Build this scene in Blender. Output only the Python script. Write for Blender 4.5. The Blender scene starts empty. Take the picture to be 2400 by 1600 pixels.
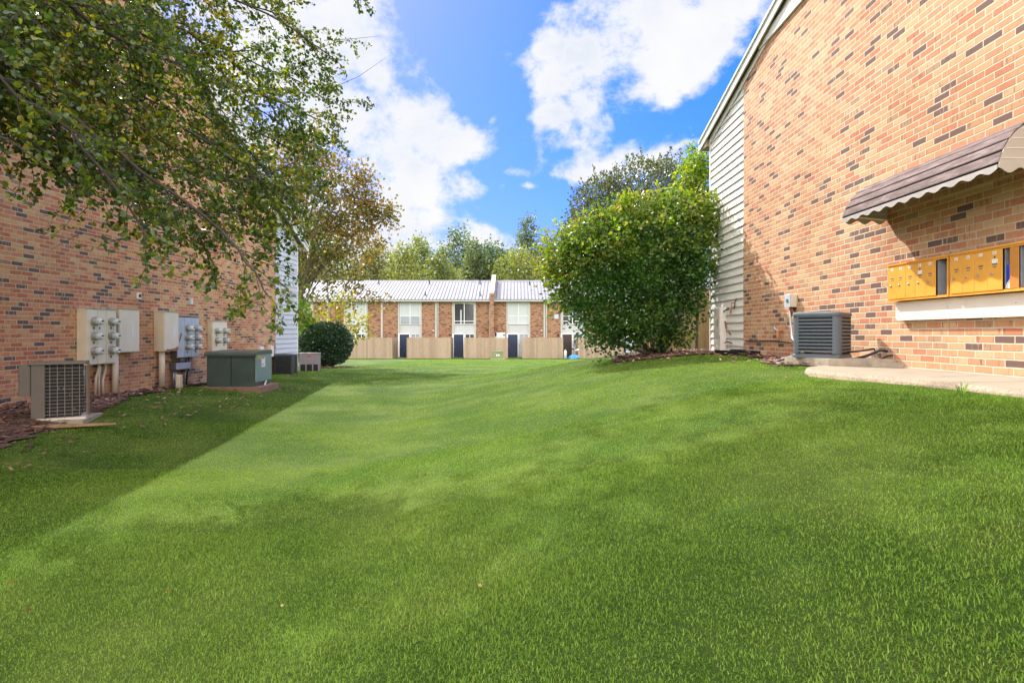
import bpy, math, random
import numpy as np
from mathutils import Vector, Matrix
random.seed(7); rng = np.random.default_rng(7)
R = math.radians
scene = bpy.context.scene
COL = scene.collection
F = 1350.0                      # focal length in pixels of the 2400 px wide frame

# ------------------------------------------------------------------ ground height
def sstep(a, b, x):
    t = np.clip((x - a) / (b - a), 0, 1); return t * t * (3 - 2 * t)
BZ = [-20, 0, 6, 13, 20, 26, 36, 46, 60, 400]
BH = [-1.30, -1.38, -1.42, -1.40, -1.44, -1.54, -1.82, -2.06, -2.08, -2.1]
def gz(x, y):
    x = np.asarray(x, float); y = np.asarray(y, float)
    b = np.interp(y, BZ, BH)
    left = sstep(-4.2, -7.4, x) * np.interp(y, [0, 9, 13, 20, 27], [.32, .31, .20, .13, 0.0])
    ramp = sstep(-2.5, 3.85, x) * (1 - sstep(13.2, 25, y))
    g = b + left
    g = g + ramp * (-0.422 - g)
    g = g + .011 * np.sin(x * 1.3 + .5 * y) * np.sin(y * .9 + 1.7) + .005 * np.sin(x * 3.1 + 1) * np.sin(y * 2.3)
    return g
def gh(x, y): return float(gz(x, y))

# ------------------------------------------------------------------ nodes helpers
class NT:
    def __init__(s, nt): s.nt = nt; s.n = nt.nodes; s.l = nt.links
    def new(s, t, **kw):
        nd = s.n.new(t)
        for k, v in kw.items(): setattr(nd, k, v)
        return nd
    def set(s, sock, v):
        if isinstance(v, bpy.types.NodeSocket): s.l.new(v, sock)
        elif v is not None:
            if hasattr(sock.default_value, '__len__') and not hasattr(v, '__len__'): v = [v] * len(sock.default_value)
            if hasattr(v, '__len__') and len(v) == 3 and len(sock.default_value) == 4: v = (*v, 1)
            sock.default_value = v
    def math(s, op, a, b=None, c=None, clamp=False):
        nd = s.new('ShaderNodeMath', operation=op); nd.use_clamp = clamp
        for i, v in enumerate((a, b, c)):
            if v is not None: s.set(nd.inputs[i], v)
        return nd.outputs[0]
    def vec(s, x=0, y=0, z=0):
        nd = s.new('ShaderNodeCombineXYZ')
        for i, v in enumerate((x, y, z)): s.set(nd.inputs[i], v)
        return nd.outputs[0]
    def sep(s, v):
        nd = s.new('ShaderNodeSeparateXYZ'); s.set(nd.inputs[0], v); return nd.outputs
    def noise(s, vec, scale, detail=3, rough=.55, out=0, dist=0):
        nd = s.new('ShaderNodeTexNoise'); s.set(nd.inputs['Vector'], vec)
        nd.inputs['Scale'].default_value = scale; nd.inputs['Detail'].default_value = detail
        nd.inputs['Roughness'].default_value = rough; nd.inputs['Distortion'].default_value = dist
        return nd.outputs[out]
    def ramp(s, fac, stops, interp='LINEAR'):
        nd = s.new('ShaderNodeValToRGB'); cr = nd.color_ramp; cr.interpolation = interp
        while len(cr.elements) < len(stops): cr.elements.new(.5)
        for e, (p, c) in zip(cr.elements, stops):
            e.position = p; e.color = (*c, 1) if hasattr(c, '__len__') else (c, c, c, 1)
        s.set(nd.inputs[0], fac); return nd.outputs[0]
    def mix(s, fac, a, b, mode='MIX'):
        nd = s.new('ShaderNodeMix', data_type='RGBA', blend_type=mode)
        s.set(nd.inputs[0], fac); s.set(nd.inputs[6], a); s.set(nd.inputs[7], b); return nd.outputs[2]
    def mapr(s, v, a, b, c=0, d=1, smooth=True):
        nd = s.new('ShaderNodeMapRange'); nd.interpolation_type = 'SMOOTHSTEP' if smooth else 'LINEAR'
        for i, q in enumerate((v, a, b, c, d)): s.set(nd.inputs[i], q)
        return nd.outputs[0]
    def bump(s, h, strength=.3, dist=.01):
        nd = s.new('ShaderNodeBump'); s.set(nd.inputs['Height'], h)
        nd.inputs['Strength'].default_value = strength; nd.inputs['Distance'].default_value = dist; return nd.outputs[0]

def newmat(name):
    m = bpy.data.materials.new(name); m.use_nodes = True
    t = NT(m.node_tree); bs = t.n['Principled BSDF']; return m, t, bs

def paint(name, col, rough=.55, metal=0, var=.12, scale=6, stain=None, bump=0.0, bscale=60, spec=.5, stainth=.62):
    """painted / plain surface with uneven tone, stains of their own shape and optional relief"""
    m, t, bs = newmat(name)
    p = t.new('ShaderNodeNewGeometry').outputs['Position']
    n = t.noise(p, scale, 5, .6)
    a = tuple(max(0, c * (1 - var)) for c in col); b = tuple(min(1, c * (1 + var)) for c in col)
    c = t.ramp(n, [(.3, a), (.7, b)])
    if stain:
        s = t.sep(p); pv = t.vec(t.math('MULTIPLY', s[0], 1), t.math('MULTIPLY', s[1], 1), t.math('MULTIPLY', s[2], .35))
        n2 = t.noise(pv, scale * 3.1, 6, .7)
        c = t.mix(t.mapr(n2, stainth, stainth + .12), c, stain)
    t.set(bs.inputs['Base Color'], c)
    t.set(bs.inputs['Roughness'], t.mapr(n, .2, .8, max(.05, rough - .1), min(1, rough + .1), False))
    bs.inputs['Metallic'].default_value = metal; bs.inputs['Specular IOR Level'].default_value = spec
    if bump: t.set(bs.inputs['Normal'], t.bump(t.noise(p, bscale, 4, .6), bump, .01))
    return m

def brickmat(name, axis, ch, L, dark=.10, tint=(1, 1, 1), mortar=(.66, .56, .42), stops=None, uoff=0.0, voff=0.0):
    m, t, bs = newmat(name)
    p = t.new('ShaderNodeNewGeometry').outputs['Position']; s = t.sep(p)
    wob = t.noise(p, 9, 2); wob = t.math('MULTIPLY', t.math('SUBTRACT', wob, .5), .007)
    u = t.math('ADD', s[axis], t.math('ADD', wob, uoff + 500 * L)); v = t.math('ADD', t.math('ADD', s[2], wob), voff + 300 * ch)
    vr = t.math('DIVIDE', v, ch); row = t.math('FLOOR', vr); fv = t.math('FRACT', vr)
    par = t.math('MODULO', row, 2)
    jit = t.new('ShaderNodeTexWhiteNoise', noise_dimensions='1D'); t.set(jit.inputs['W'], row)
    cu = t.math('ADD', t.math('DIVIDE', u, L), t.math('ADD', t.math('MULTIPLY', par, .5), t.math('MULTIPLY', jit.outputs[0], .16)))
    col = t.math('FLOOR', cu); fu = t.math('FRACT', cu)
    du = t.math('MULTIPLY', t.math('MINIMUM', fu, t.math('SUBTRACT', 1, fu)), L)
    dv = t.math('MULTIPLY', t.math('MINIMUM', fv, t.math('SUBTRACT', 1, fv)), ch)
    d = t.math('MINIMUM', du, dv)
    fine = t.noise(p, 70, 3, .6)
    d = t.math('ADD', d, t.math('MULTIPLY', t.math('SUBTRACT', fine, .5), .004))
    mask = t.mapr(d, .0048, .0082)
    wn = t.new('ShaderNodeTexWhiteNoise', noise_dimensions='2D'); t.set(wn.inputs['Vector'], t.vec(row, col, 0))
    wn2 = t.new('ShaderNodeTexWhiteNoise', noise_dimensions='2D'); t.set(wn2.inputs['Vector'], t.vec(t.math('ADD', row, 71.3), col, 0))
    stops = stops or [(0, (.52, .24, .14)), (.12, (.57, .31, .18)), (.28, (.56, .35, .20)), (.46, (.60, .41, .24)),
                      (.68, (.64, .47, .29)), (.78, (.54, .33, .19)), (.84, (.44, .31, .20)), (1 - dark, (.17, .12, .11)), (1.0, (.22, .16, .13))]
    st = []
    for k, (pos, c) in enumerate(stops): st.append((pos, tuple(c[i] * tint[i] for i in range(3))))
    base = t.ramp(wn.outputs[0], st, 'CONSTANT')
    # flashed streaks running up the face of some of the bricks
    sv = t.vec(t.math('MULTIPLY', s[0], 30), t.math('MULTIPLY', s[1], 30), t.math('ADD', t.math('MULTIPLY', s[2], 5), t.math('MULTIPLY', wn2.outputs[0], 60)))
    streak = t.noise(sv, 1.0, 4, .6)
    flashed = t.math('MULTIPLY', t.mapr(wn2.outputs[0], .42, .68), t.mapr(streak, .52, .68))
    base = t.mix(t.math('MULTIPLY', flashed, .82), base, (.20 * tint[0], .135 * tint[1], .11 * tint[2]))
    pale = t.math('MULTIPLY', t.mapr(wn2.outputs[0], .40, .2), t.mapr(streak, .5, .35))
    base = t.mix(t.math('MULTIPLY', pale, .4), base, (.72 * tint[0], .53 * tint[1], .36 * tint[2]))
    grain = t.noise(p, 160, 4, .7)
    base = t.mix(.8, base, t.ramp(grain, [(.25, .28), (.75, .78)]), 'OVERLAY')
    patch = t.noise(p, .55, 4, .6)
    mc = t.mix(t.noise(p, 14, 4), tuple(c * .8 for c in mortar), mortar)
    c = t.mix(mask, mc, base)
    c = t.mix(t.mapr(patch, .35, .7, 0, .55), c, (.80, .70, .60), 'MULTIPLY')
    t.set(bs.inputs['Base Color'], c); bs.inputs['Roughness'].default_value = .88; bs.inputs['Specular IOR Level'].default_value = .25
    h = t.math('ADD', t.mapr(d, .002, .008), t.math('MULTIPLY', grain, .28))
    h = t.math('ADD', h, t.math('MULTIPLY', wn2.outputs[0], .25))
    t.set(bs.inputs['Normal'], t.bump(h, .7, .006))
    return m

def leafmat(name, stops, trans=.38, rough=.38, spec=.5, nscale=.5, bias=.5):
    m, t, bs = newmat(name)
    g = t.new('ShaderNodeNewGeometry'); p = g.outputs['Position']
    r = t.math('ADD', t.math('MULTIPLY', g.outputs['Random Per Island'], 1 - bias), t.math('MULTIPLY', t.mapr(t.noise(p, nscale, 3), .3, .7), bias))
    c = t.ramp(r, stops)
    t.set(bs.inputs['Base Color'], c); bs.inputs['Roughness'].default_value = rough; bs.inputs['Specular IOR Level'].default_value = spec
    tr = t.new('ShaderNodeBsdfTranslucent')
    hs = t.new('ShaderNodeHueSaturation'); hs.inputs['Saturation'].default_value = 1.12; hs.inputs['Value'].default_value = 1.8; hs.inputs['Hue'].default_value = .485
    t.set(hs.inputs['Color'], c); t.set(tr.inputs[0], hs.outputs[0])
    mx = t.new('ShaderNodeMixShader'); mx.inputs[0].default_value = trans
    t.l.new(bs.outputs[0], mx.inputs[1]); t.l.new(tr.outputs[0], mx.inputs[2])
    t.l.new(mx.outputs[0], t.n['Material Output'].inputs[0])
    return m

def woodmat(name, cols, axis=0, board=.14, off=0.0, rough=.8):
    """vertical boards, tone per board, grain along z"""
    m, t, bs = newmat(name)
    p = t.new('ShaderNodeNewGeometry').outputs['Position']; s = t.sep(p)
    b = t.math('FLOOR', t.math('DIVIDE', t.math('ADD', s[axis], 100 + off), board))
    wn = t.new('ShaderNodeTexWhiteNoise', noise_dimensions='1D'); t.set(wn.inputs['W'], b)
    c = t.ramp(wn.outputs[0], [(0, cols[0]), (.5, cols[1]), (1, cols[2])])
    gr = t.noise(t.vec(t.math('MULTIPLY', s[0], 40), t.math('MULTIPLY', s[1], 40), t.math('ADD', t.math('MULTIPLY', s[2], 2.2), t.math('MULTIPLY', wn.outputs[0], 30))), 1, 5, .6)
    c = t.mix(t.mapr(gr, .35, .75, 0, .55), c, tuple(q * .55 for q in cols[0]))
    kn = t.new('ShaderNodeTexVoronoi'); t.set(kn.inputs['Vector'], t.vec(t.math('MULTIPLY', s[0], 3), t.math('MULTIPLY', s[1], 3), s[2])); kn.inputs['Scale'].default_value = 1.6
    c = t.mix(t.mapr(kn.outputs[0], .05, .02, 0, .7), c, tuple(q * .3 for q in cols[0]))
    t.set(bs.inputs['Base Color'], c); bs.inputs['Roughness'].default_value = rough
    t.set(bs.inputs['Normal'], t.bump(gr, .3, .004)); return m

# ------------------------------------------------------------------ materials
M = {}
M['brick_right'] = brickmat('brick_sunny_wall', 1, .0722, .220, dark=.11, voff=.02, tint=(.86, .72, .66))
M['brick_left'] = brickmat('brick_left_wall', 1, .0685, .210, dark=.15, tint=(1.04, .98, .80), mortar=(.62, .54, .42), uoff=.05,
    stops=[(0, (.46, .17, .11)), (.22, (.54, .24, .15)), (.44, (.56, .29, .17)), (.62, (.60, .35, .20)), (.76, (.58, .38, .23)), (.82, (.38, .21, .15)), (.87, (.14, .105, .11)), (1.0, (.18, .13, .12))])
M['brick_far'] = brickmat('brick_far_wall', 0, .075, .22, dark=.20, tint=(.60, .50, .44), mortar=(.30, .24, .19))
M['siding'] = paint('vinyl_siding_cream', (.70, .67, .60), .5, var=.05, scale=2, stain=(.50, .47, .40), stainth=.66)
M['siding_left'] = paint('vinyl_siding_white', (.58, .60, .63), .5, var=.04, scale=2, stain=(.55, .56, .58), stainth=.68)
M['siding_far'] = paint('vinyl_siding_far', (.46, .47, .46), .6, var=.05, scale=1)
M['trim'] = paint('painted_trim', (.66, .63, .56), .5, var=.06, scale=4, stain=(.40, .36, .30), stainth=.68)
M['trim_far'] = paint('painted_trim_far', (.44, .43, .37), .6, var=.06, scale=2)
M['soffit'] = paint('soffit_board', (.34, .27, .19), .7, var=.15, scale=3)
M['gutter'] = paint('white_metal_edge', (.74, .75, .76), .35, var=.05, scale=5, stain=(.4, .38, .35), stainth=.7)
M['door_navy'] = paint('navy_door_paint', (.020, .032, .075), .4, var=.1, scale=3)
M['door_brown'] = paint('brown_door_paint', (.045, .028, .022), .5, var=.1, scale=3)
M['white'] = paint('white_paint', (.74, .74, .72), .5, var=.04, scale=4)
M['glass_dark'] = paint('dark_window_glass', (.035, .04, .045), .08, var=.4, scale=1.2, spec=.8)
M['blind'] = paint('window_blind', (.46, .50, .49), .6, var=.05, scale=2)
M['blind_dim'] = paint('window_screen_lower', (.30, .33, .36), .4, var=.08, scale=2)
M['beige_metal'] = paint('beige_cabinet_paint', (.64, .55, .40), .45, var=.07, scale=5, stain=(.33, .17, .09), stainth=.70)
M['beige_face'] = paint('faded_cabinet_face', (.78, .70, .56), .45, var=.05, scale=5, stain=(.36, .16, .09), stainth=.69)
M['gray_metal'] = paint('pale_gray_metal', (.44, .50, .58), .4, var=.06, scale=6, stain=(.3, .28, .26), stainth=.72)
M['dark_gray'] = paint('dark_gray_metal', (.12, .125, .13), .5, var=.12, scale=8)
M['galv'] = paint('galvanised_metal', (.42, .43, .43), .35, metal=.6, var=.12, scale=12)
M['meter_ring'] = paint('meter_ring_metal', (.36, .35, .31), .35, metal=.5, var=.15, scale=20)
M['meter_glass'] = paint('meter_glass', (.52, .56, .54), .12, var=.25, scale=40, spec=.8)
M['meter_face'] = paint('meter_dial', (.70, .72, .70), .3, var=.2, scale=60)
M['black'] = paint('black_plastic', (.016, .016, .018), .45, var=.2, scale=10)
M['blackgrille'] = paint('coil_shadow_black', (.010, .010, .014), .6, var=.3, scale=40)
M['coil'] = paint('condenser_coil_fins', (.045, .045, .065), .55, metal=.2, var=.3, scale=60, bump=.3, bscale=140)
M['ac_gray'] = paint('condenser_gray_paint', (.10, .12, .135), .5, var=.08, scale=8, stain=(.30, .26, .20), stainth=.72)
M['ac_beige'] = paint('condenser_brown_beige', (.14, .115, .09), .5, var=.08, scale=6, stain=(.14, .10, .07), stainth=.7)
M['ac_taupe'] = paint('condenser_taupe_paint', (.26, .22, .23), .5, var=.08, scale=6)
M['ac_black'] = paint('condenser_black_paint', (.035, .04, .045), .4, var=.15, scale=8)
M['wire'] = paint('wire_guard', (.38, .32, .27), .5, metal=.4, var=.15, scale=30)
M['xf_green'] = paint('transformer_green', (.060, .085, .075), .35, var=.16, scale=3, stain=(.03, .035, .03), stainth=.6)
M['xf_panel'] = paint('transformer_panel', (.20, .29, .28), .4, var=.10, scale=5)
M['xf_olive'] = paint('far_transformer_olive', (.20, .24, .12), .5, var=.08, scale=4)
M['concrete'] = paint('concrete_pad', (.40, .34, .25), .85, var=.18, scale=9, stain=(.22, .17, .11), bump=.5, bscale=70, stainth=.58)
M['concrete_red'] = paint('clay_stained_pad', (.30, .17, .12), .9, var=.18, scale=7, stain=(.16, .09, .07), bump=.5, bscale=60, stainth=.56)
M['path'] = paint('pavement_concrete', (.27, .22, .16), .9, var=.12, scale=3, stain=(.34, .26, .19), bump=.35, bscale=90, stainth=.60)
M['aggregate'] = paint('aggregate_edge', (.34, .26, .18), .95, var=.35, scale=45, bump=.9, bscale=60)
M['awning'] = None
M['awning_under'] = paint('awning_end_cream', (.44, .40, .33), .5, var=.05, scale=5)
M['valance'] = paint('valance_gray_white', (.30, .265, .24), .6, var=.08, scale=5)
M['orange'] = paint('ochre_mailbox_paint', (.74, .34, .045), .42, var=.05, scale=6, stain=(.60, .25, .03), stainth=.66)
M['orange_dk'] = paint('ochre_door_shade_and_print', (.50, .20, .03), .5, var=.08, scale=6)  # ajar door's shade put into a darker ochre; also prints door numbers
M['mb_inside'] = paint('mailbox_inside', (.06, .07, .09), .5, var=.2, scale=10)
M['mb_inside_side'] = paint('mailbox_inner_side', (.30, .31, .34), .4, var=.1, scale=10)
M['label'] = paint('paper_label', (.78, .76, .72), .6, var=.05, scale=30)
M['ink'] = paint('label_ink', (.05, .04, .04), .6)
M['blue'] = paint('blue_packet', (.01, .06, .55), .35)
M['bluetarp'] = paint('blue_plastic', (.06, .28, .70), .4, var=.3, scale=12)
M['board'] = paint('cream_board', (.74, .66, .56), .6, var=.04, scale=5, stain=(.35, .25, .18), stainth=.74)
M['dark_soil'] = paint('dark_joint_soil', (.06, .045, .03), .95)
M['rust'] = paint('rusty_brass', (.42, .14, .04), .7, var=.3, scale=40)
M['copper'] = paint('copper_line', (.30, .13, .07), .5, metal=.6, var=.2, scale=30)
M['pipe_beige'] = paint('conduit_cream', (.70, .59, .46), .5, var=.08, scale=10, stain=(.36, .26, .18), stainth=.64)
M['bark'] = paint('bark_brown', (.13, .095, .07), .9, var=.35, scale=14, bump=.8, bscale=40)
M['bark_gray'] = paint('bark_gray', (.24, .21, .18), .9, var=.3, scale=10, bump=.8, bscale=30)
M['bark_dark'] = paint('bark_dark', (.055, .042, .034), .9, var=.3, scale=14, bump=.8, bscale=40)
M['twig'] = paint('twig_bark', (.05, .035, .03), .8, var=.3, scale=20)
M['mulch'] = paint('mulch_bed', (.105, .055, .04), 1, var=.5, scale=30, stain=(.22, .13, .09), bump=1.0, bscale=50, stainth=.58)
M['wood_far'] = woodmat('fence_boards_far', [(.33, .24, .16), (.40, .30, .20), (.45, .34, .24)], 0, .145)
M['wood_near'] = woodmat('fence_boards_near', [(.36, .22, .10), (.44, .28, .13), (.52, .34, .17)], 0, .14)
M['yellow_sticker'] = paint('warning_strip', (.55, .42, .05), .5)
M['red_sticker'] = paint('red_print', (.55, .06, .04), .5)
M['cap_stone'] = paint('parapet_cap', (.42, .31, .26), .7, var=.08, scale=3)

def metal_roof():
    m, t, bs = newmat('ribbed_metal_roof')
    p = t.new('ShaderNodeNewGeometry').outputs['Position']
    n = t.noise(p, .6, 5, .65)
    t.set(bs.inputs['Base Color'], t.ramp(n, [(.3, (.22, .22, .25)), (.7, (.28, .28, .32))]))
    bs.inputs['Roughness'].default_value = .7; bs.inputs['Metallic'].default_value = .0; bs.inputs['Specular IOR Level'].default_value = .2
    return m
M['metal_roof'] = metal_roof()
M['seam'] = paint('roof_rib', (.10, .10, .13), .7, metal=.0, var=.15, scale=3)
def awning_mat():
    m, t, bs = newmat('weathered_awning_metal')
    p = t.new('ShaderNodeNewGeometry').outputs['Position']; s = t.sep(p)
    n = t.noise(t.vec(t.math('MULTIPLY', s[0], 6), t.math('MULTIPLY', s[1], 1.2), t.math('MULTIPLY', s[2], 6)), 4, 6, .7)
    t.set(bs.inputs['Base Color'], t.ramp(n, [(.3, (.10, .070, .066)), (.52, (.17, .125, .118)), (.72, (.30, .235, .225))]))
    bs.inputs['Roughness'].default_value = .85; bs.inputs['Specular IOR Level'].default_value = .1; return m
M['awning'] = awning_mat()
M['awning_gap'] = paint('awning_groove', (.006, .005, .005), .95, spec=.05)
M['shingle'] = paint('shingle_roof', (.14, .12, .11), .95, var=.3, scale=12, bump=.6, bscale=25)

# ------------------------------------------------------------------ mesh helpers
class MB:
    def __init__(s): s.v = []; s.f = []
    def add(s, vs, fs):
        o = len(s.v); s.v += [tuple(map(float, q)) for q in vs]; s.f += [tuple(i + o for i in f) for f in fs]; return s
    def box(s, x0, x1, y0, y1, z0, z1):
        return s.add([(x0, y0, z0), (x1, y0, z0), (x1, y1, z0), (x0, y1, z0), (x0, y0, z1), (x1, y0, z1), (x1, y1, z1), (x0, y1, z1)],
                     [(0, 3, 2, 1), (4, 5, 6, 7), (0, 1, 5, 4), (1, 2, 6, 5), (2, 3, 7, 6), (3, 0, 4, 7)])
    def bevbox(s, x0, x1, y0, y1, z0, z1, b=.012):
        # rounded vertical edges + chamfered top
        pts = [(x0 + b, y0), (x1 - b, y0), (x1, y0 + b), (x1, y1 - b), (x1 - b, y1), (x0 + b, y1), (x0, y1 - b), (x0, y0 + b)]
        cx, cy = (x0 + x1) / 2, (y0 + y1) / 2
        ins = [(cx + (px - cx) * (1 - 2 * b / (x1 - x0)), cy + (py - cy) * (1 - 2 * b / (y1 - y0))) for px, py in pts]
        n = 8; vs = [(px, py, z0) for px, py in pts] + [(px, py, z1 - b) for px, py in pts] + [(px, py, z1) for px, py in ins]
        fs = [tuple(range(n))[::-1], tuple(range(2 * n, 3 * n))]
        for k in range(2):
            for i in range(n):
                j = (i + 1) % n; fs.append((k * n + i, k * n + j, (k + 1) * n + j, (k + 1) * n + i))
        return s.add(vs, fs)
    def tube(s, pts, r, seg=8, caps=True):
        pts = [Vector(p) for p in pts]; n = len(pts)
        rs = r if hasattr(r, '__len__') else [r] * n
        vs = []; up = None
        for i, p in enumerate(pts):
            d = (pts[min(i + 1, n - 1)] - pts[max(i - 1, 0)]).normalized()
            if up is None:
                up = d.orthogonal().normalized()
            up = (up - d * up.dot(d)); up = up.normalized() if up.length > 1e-6 else d.orthogonal().normalized()
            w = d.cross(up)
            for k in range(seg):
                a = 2 * math.pi * k / seg; vs.append(p + (up * math.cos(a) + w * math.sin(a)) * rs[i])
        fs = []
        for i in range(n - 1):
            for k in range(seg):
                j = (k + 1) % seg; fs.append((i * seg + k, i * seg + j, (i + 1) * seg + j, (i + 1) * seg + k))
        if caps: fs += [tuple(range(seg))[::-1], tuple(range((n - 1) * seg, n * seg))]
        return s.add(vs, fs)
    def lathe_y(s, cx, cz, prof, seg=20):
        """profile of (y, radius), axis along y"""
        vs = []; n = len(prof)
        for y, r in prof:
            for k in range(seg):
                a = 2 * math.pi * k / seg; vs.append((cx + r * math.cos(a), y, cz + r * math.sin(a)))
        fs = [tuple(range(seg)), tuple(range((n - 1) * seg, n * seg))[::-1]]
        for i in range(n - 1):
            for k in range(seg):
                j = (k + 1) % seg; fs.append((i * seg + k, (i + 1) * seg + k, (i + 1) * seg + j, i * seg + j))
        return s.add(vs, fs)
    def prism(s, poly, axis, a, b):
        """extrude polygon (2 coords) along axis from a to b"""
        def P(q, t):
            if axis == 0: return (t, q[0], q[1])
            if axis == 1: return (q[0], t, q[1])
            return (q[0], q[1], t)
        n = len(poly); vs = [P(q, a) for q in poly] + [P(q, b) for q in poly]
        fs = [tuple(range(n))[::-1], tuple(range(n, 2 * n))] + [(i, (i + 1) % n, n + (i + 1) % n, n + i) for i in range(n)]
        return s.add(vs, fs)
    def build(s, name, mat, parent=None, loc=None, smooth=False):
        me = bpy.data.meshes.new(name)
        o0 = Vector(loc) if loc else Vector((0, 0, 0))
        me.from_pydata([tuple(Vector(v) - o0) for v in s.v] if loc else s.v, [], s.f)
        bmn = None
        import bmesh
        bmn = bmesh.new(); bmn.from_mesh(me); bmesh.ops.recalc_face_normals(bmn, faces=bmn.faces); bmn.to_mesh(me); bmn.free()
        if smooth:
            me.polygons.foreach_set('use_smooth', [True] * len(me.polygons))
        me.materials.append(mat)
        o = bpy.data.objects.new(name, me); COL.objects.link(o)
        if parent: o.parent = parent
        if loc: o.location = o0
        return o
def npmesh(name, V, faces_flat, nper, mat, parent=None, smooth=False):
    """V (n,3), faces_flat (m*nper)"""
    me = bpy.data.meshes.new(name)
    nf = len(faces_flat) // nper
    me.vertices.add(len(V)); me.vertices.foreach_set('co', np.ascontiguousarray(V, dtype=np.float32).ravel())
    me.loops.add(len(faces_flat)); me.loops.foreach_set('vertex_index', np.ascontiguousarray(faces_flat, dtype=np.int32))
    me.polygons.add(nf); me.polygons.foreach_set('loop_start', np.arange(0, nf * nper, nper, dtype=np.int32))
    if smooth: me.polygons.foreach_set('use_smooth', np.ones(nf, bool))
    me.update(calc_edges=True); me.validate()
    me.materials.append(mat)
    o = bpy.data.objects.new(name, me); COL.objects.link(o)
    if parent: o.parent = parent
    return o

def tag(o, label=None, cat=None, group=None, kind=None):
    if label: o['label'] = label
    if cat: o['category'] = cat
    if group: o['group'] = group
    if kind: o['kind'] = kind
    return o
def thing(name, label, cat, loc=(0, 0, 0), rz=0, group=None):
    o = bpy.data.objects.new(name, None); COL.objects.link(o); o.location = loc; o.rotation_euler = (0, 0, rz)
    o.empty_display_size = .2
    return tag(o, label, cat, group)
def copytree(o, parent=None):
    c = o.copy(); COL.objects.link(c)
    if parent: c.parent = parent
    for ch in list(o.children): copytree(ch, c)
    return c

# ================================================================== THE SETTING
def ground():
    xs = np.unique(np.concatenate([np.linspace(-400, -40, 12), np.linspace(-40, -10, 31), np.linspace(-10, 8, 145), np.linspace(8, 40, 33), np.linspace(40, 400, 12)]))
    ys = np.unique(np.concatenate([np.linspace(-200, -5, 12), np.linspace(-5, 30, 211), np.linspace(30, 70, 61), np.linspace(70, 600, 20)]))
    X, Y = np.meshgrid(xs, ys); Z = gz(X, Y)
    V = np.stack([X.ravel(), Y.ravel(), Z.ravel()], 1); nx = len(xs); ny = len(ys)
    i, j = np.meshgrid(np.arange(nx - 1), np.arange(ny - 1)); a = (j * nx + i).ravel()
    Fc = np.stack([a, a + 1, a + nx + 1, a + nx], 1).ravel()
    m, t, bs = newmat('lawn_soil_and_turf')
    p = t.new('ShaderNodeNewGeometry').outputs['Position']
    n1 = t.noise(p, 120, 5, .75); n2 = t.noise(p, .8, 4, .6); n3 = t.noise(p, 8, 4, .6)
    c = t.ramp(n1, [(.3, (.018, .042, .006)), (.5, (.045, .092, .012)), (.72, (.09, .155, .022))])
    c = t.mix(t.mapr(n2, .35, .7, 0, .5), c, (.17, .22, .05))
    c = t.mix(t.mapr(n3, .58, .75, 0, .35), c, (.05, .09, .018))
    t.set(bs.inputs['Base Color'], c); bs.inputs['Roughness'].default_value = .95; bs.inputs['Specular IOR Level'].default_value = .15
    t.set(bs.inputs['Normal'], t.bump(n1, .8, .03))
    o = npmesh('lawn_ground', V, Fc, 4, m, smooth=True); tag(o, kind='structure')
ground()

# planting beds of mulch lying on the ground (polygon, a few mm to cm above the turf)
BEDS = []
def bed(name, poly, lift=.012, mat='mulch', label=None):
    """flat irregular sheet following the ground"""
    from mathutils.geometry import tessellate_polygon
    xs = [p[0] for p in poly]; ys = [p[1] for p in poly]; cell = .12
    def inside(x, y):
        c = False; n = len(poly)
        for i in range(n):
            x1, y1 = poly[i]; x2, y2 = poly[(i + 1) % n]
            if (y1 > y) != (y2 > y) and x < (x2 - x1) * (y - y1) / (y2 - y1) + x1: c = not c
        return c
    BEDS.append((min(xs), max(xs), min(ys), max(ys), inside))
    mb = MB(); idx = {}
    nx = int((max(xs) - min(xs)) / cell) + 1; ny = int((max(ys) - min(ys)) / cell) + 1
    def vid(i, j):
        if (i, j) not in idx:
            x = min(xs) + i * cell; y = min(ys) + j * cell
            x += random.uniform(-.03, .03); y += random.uniform(-.03, .03)
            idx[(i, j)] = len(mb.v); mb.v.append((x, y, gh(x, y) + lift + random.uniform(0, .018)))
        return idx[(i, j)]
    for i in range(nx):
        for j in range(ny):
            if inside(min(xs) + (i + .5) * cell, min(ys) + (j + .5) * cell):
                mb.f.append((vid(i, j), vid(i + 1, j), vid(i + 1, j + 1), vid(i, j + 1)))
    return tag(mb.build(name, M[mat]), kind='structure')

bed('mulch_bed', [(-7.7, 3.5), (-5.0, 3.5), (-5.15, 4.6), (-5.45, 5.7), (-5.75, 6.6), (-6.0, 7.6), (-6.25, 8.7), (-6.55, 9.5), (-6.95, 10.4), (-7.15, 11.6), (-7.3, 12.4), (-7.35, 14), (-7.7, 14)])
bed('mulch_bed', [(2.1, 11.9), (2.6, 11.35), (3.1, 11.2), (3.7, 11.25), (4.2, 11.1), (4.55, 10.6), (4.6, 14), (3.4, 14.6), (2.6, 14.2), (2.2, 13.2)])
bed('mulch_bed', [(-9.8, 24.8), (-8.6, 24.3), (-7.6, 24.6), (-7.1, 25.4), (-7.5, 26.6), (-9.5, 27)])
bed('bare_soil_strip', [(3.75, 7.0), (4.55, 6.9), (4.55, 10.9), (4.2, 10.9), (4.05, 9.2), (3.55, 8.3), (3.35, 7.4)], .010)

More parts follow.
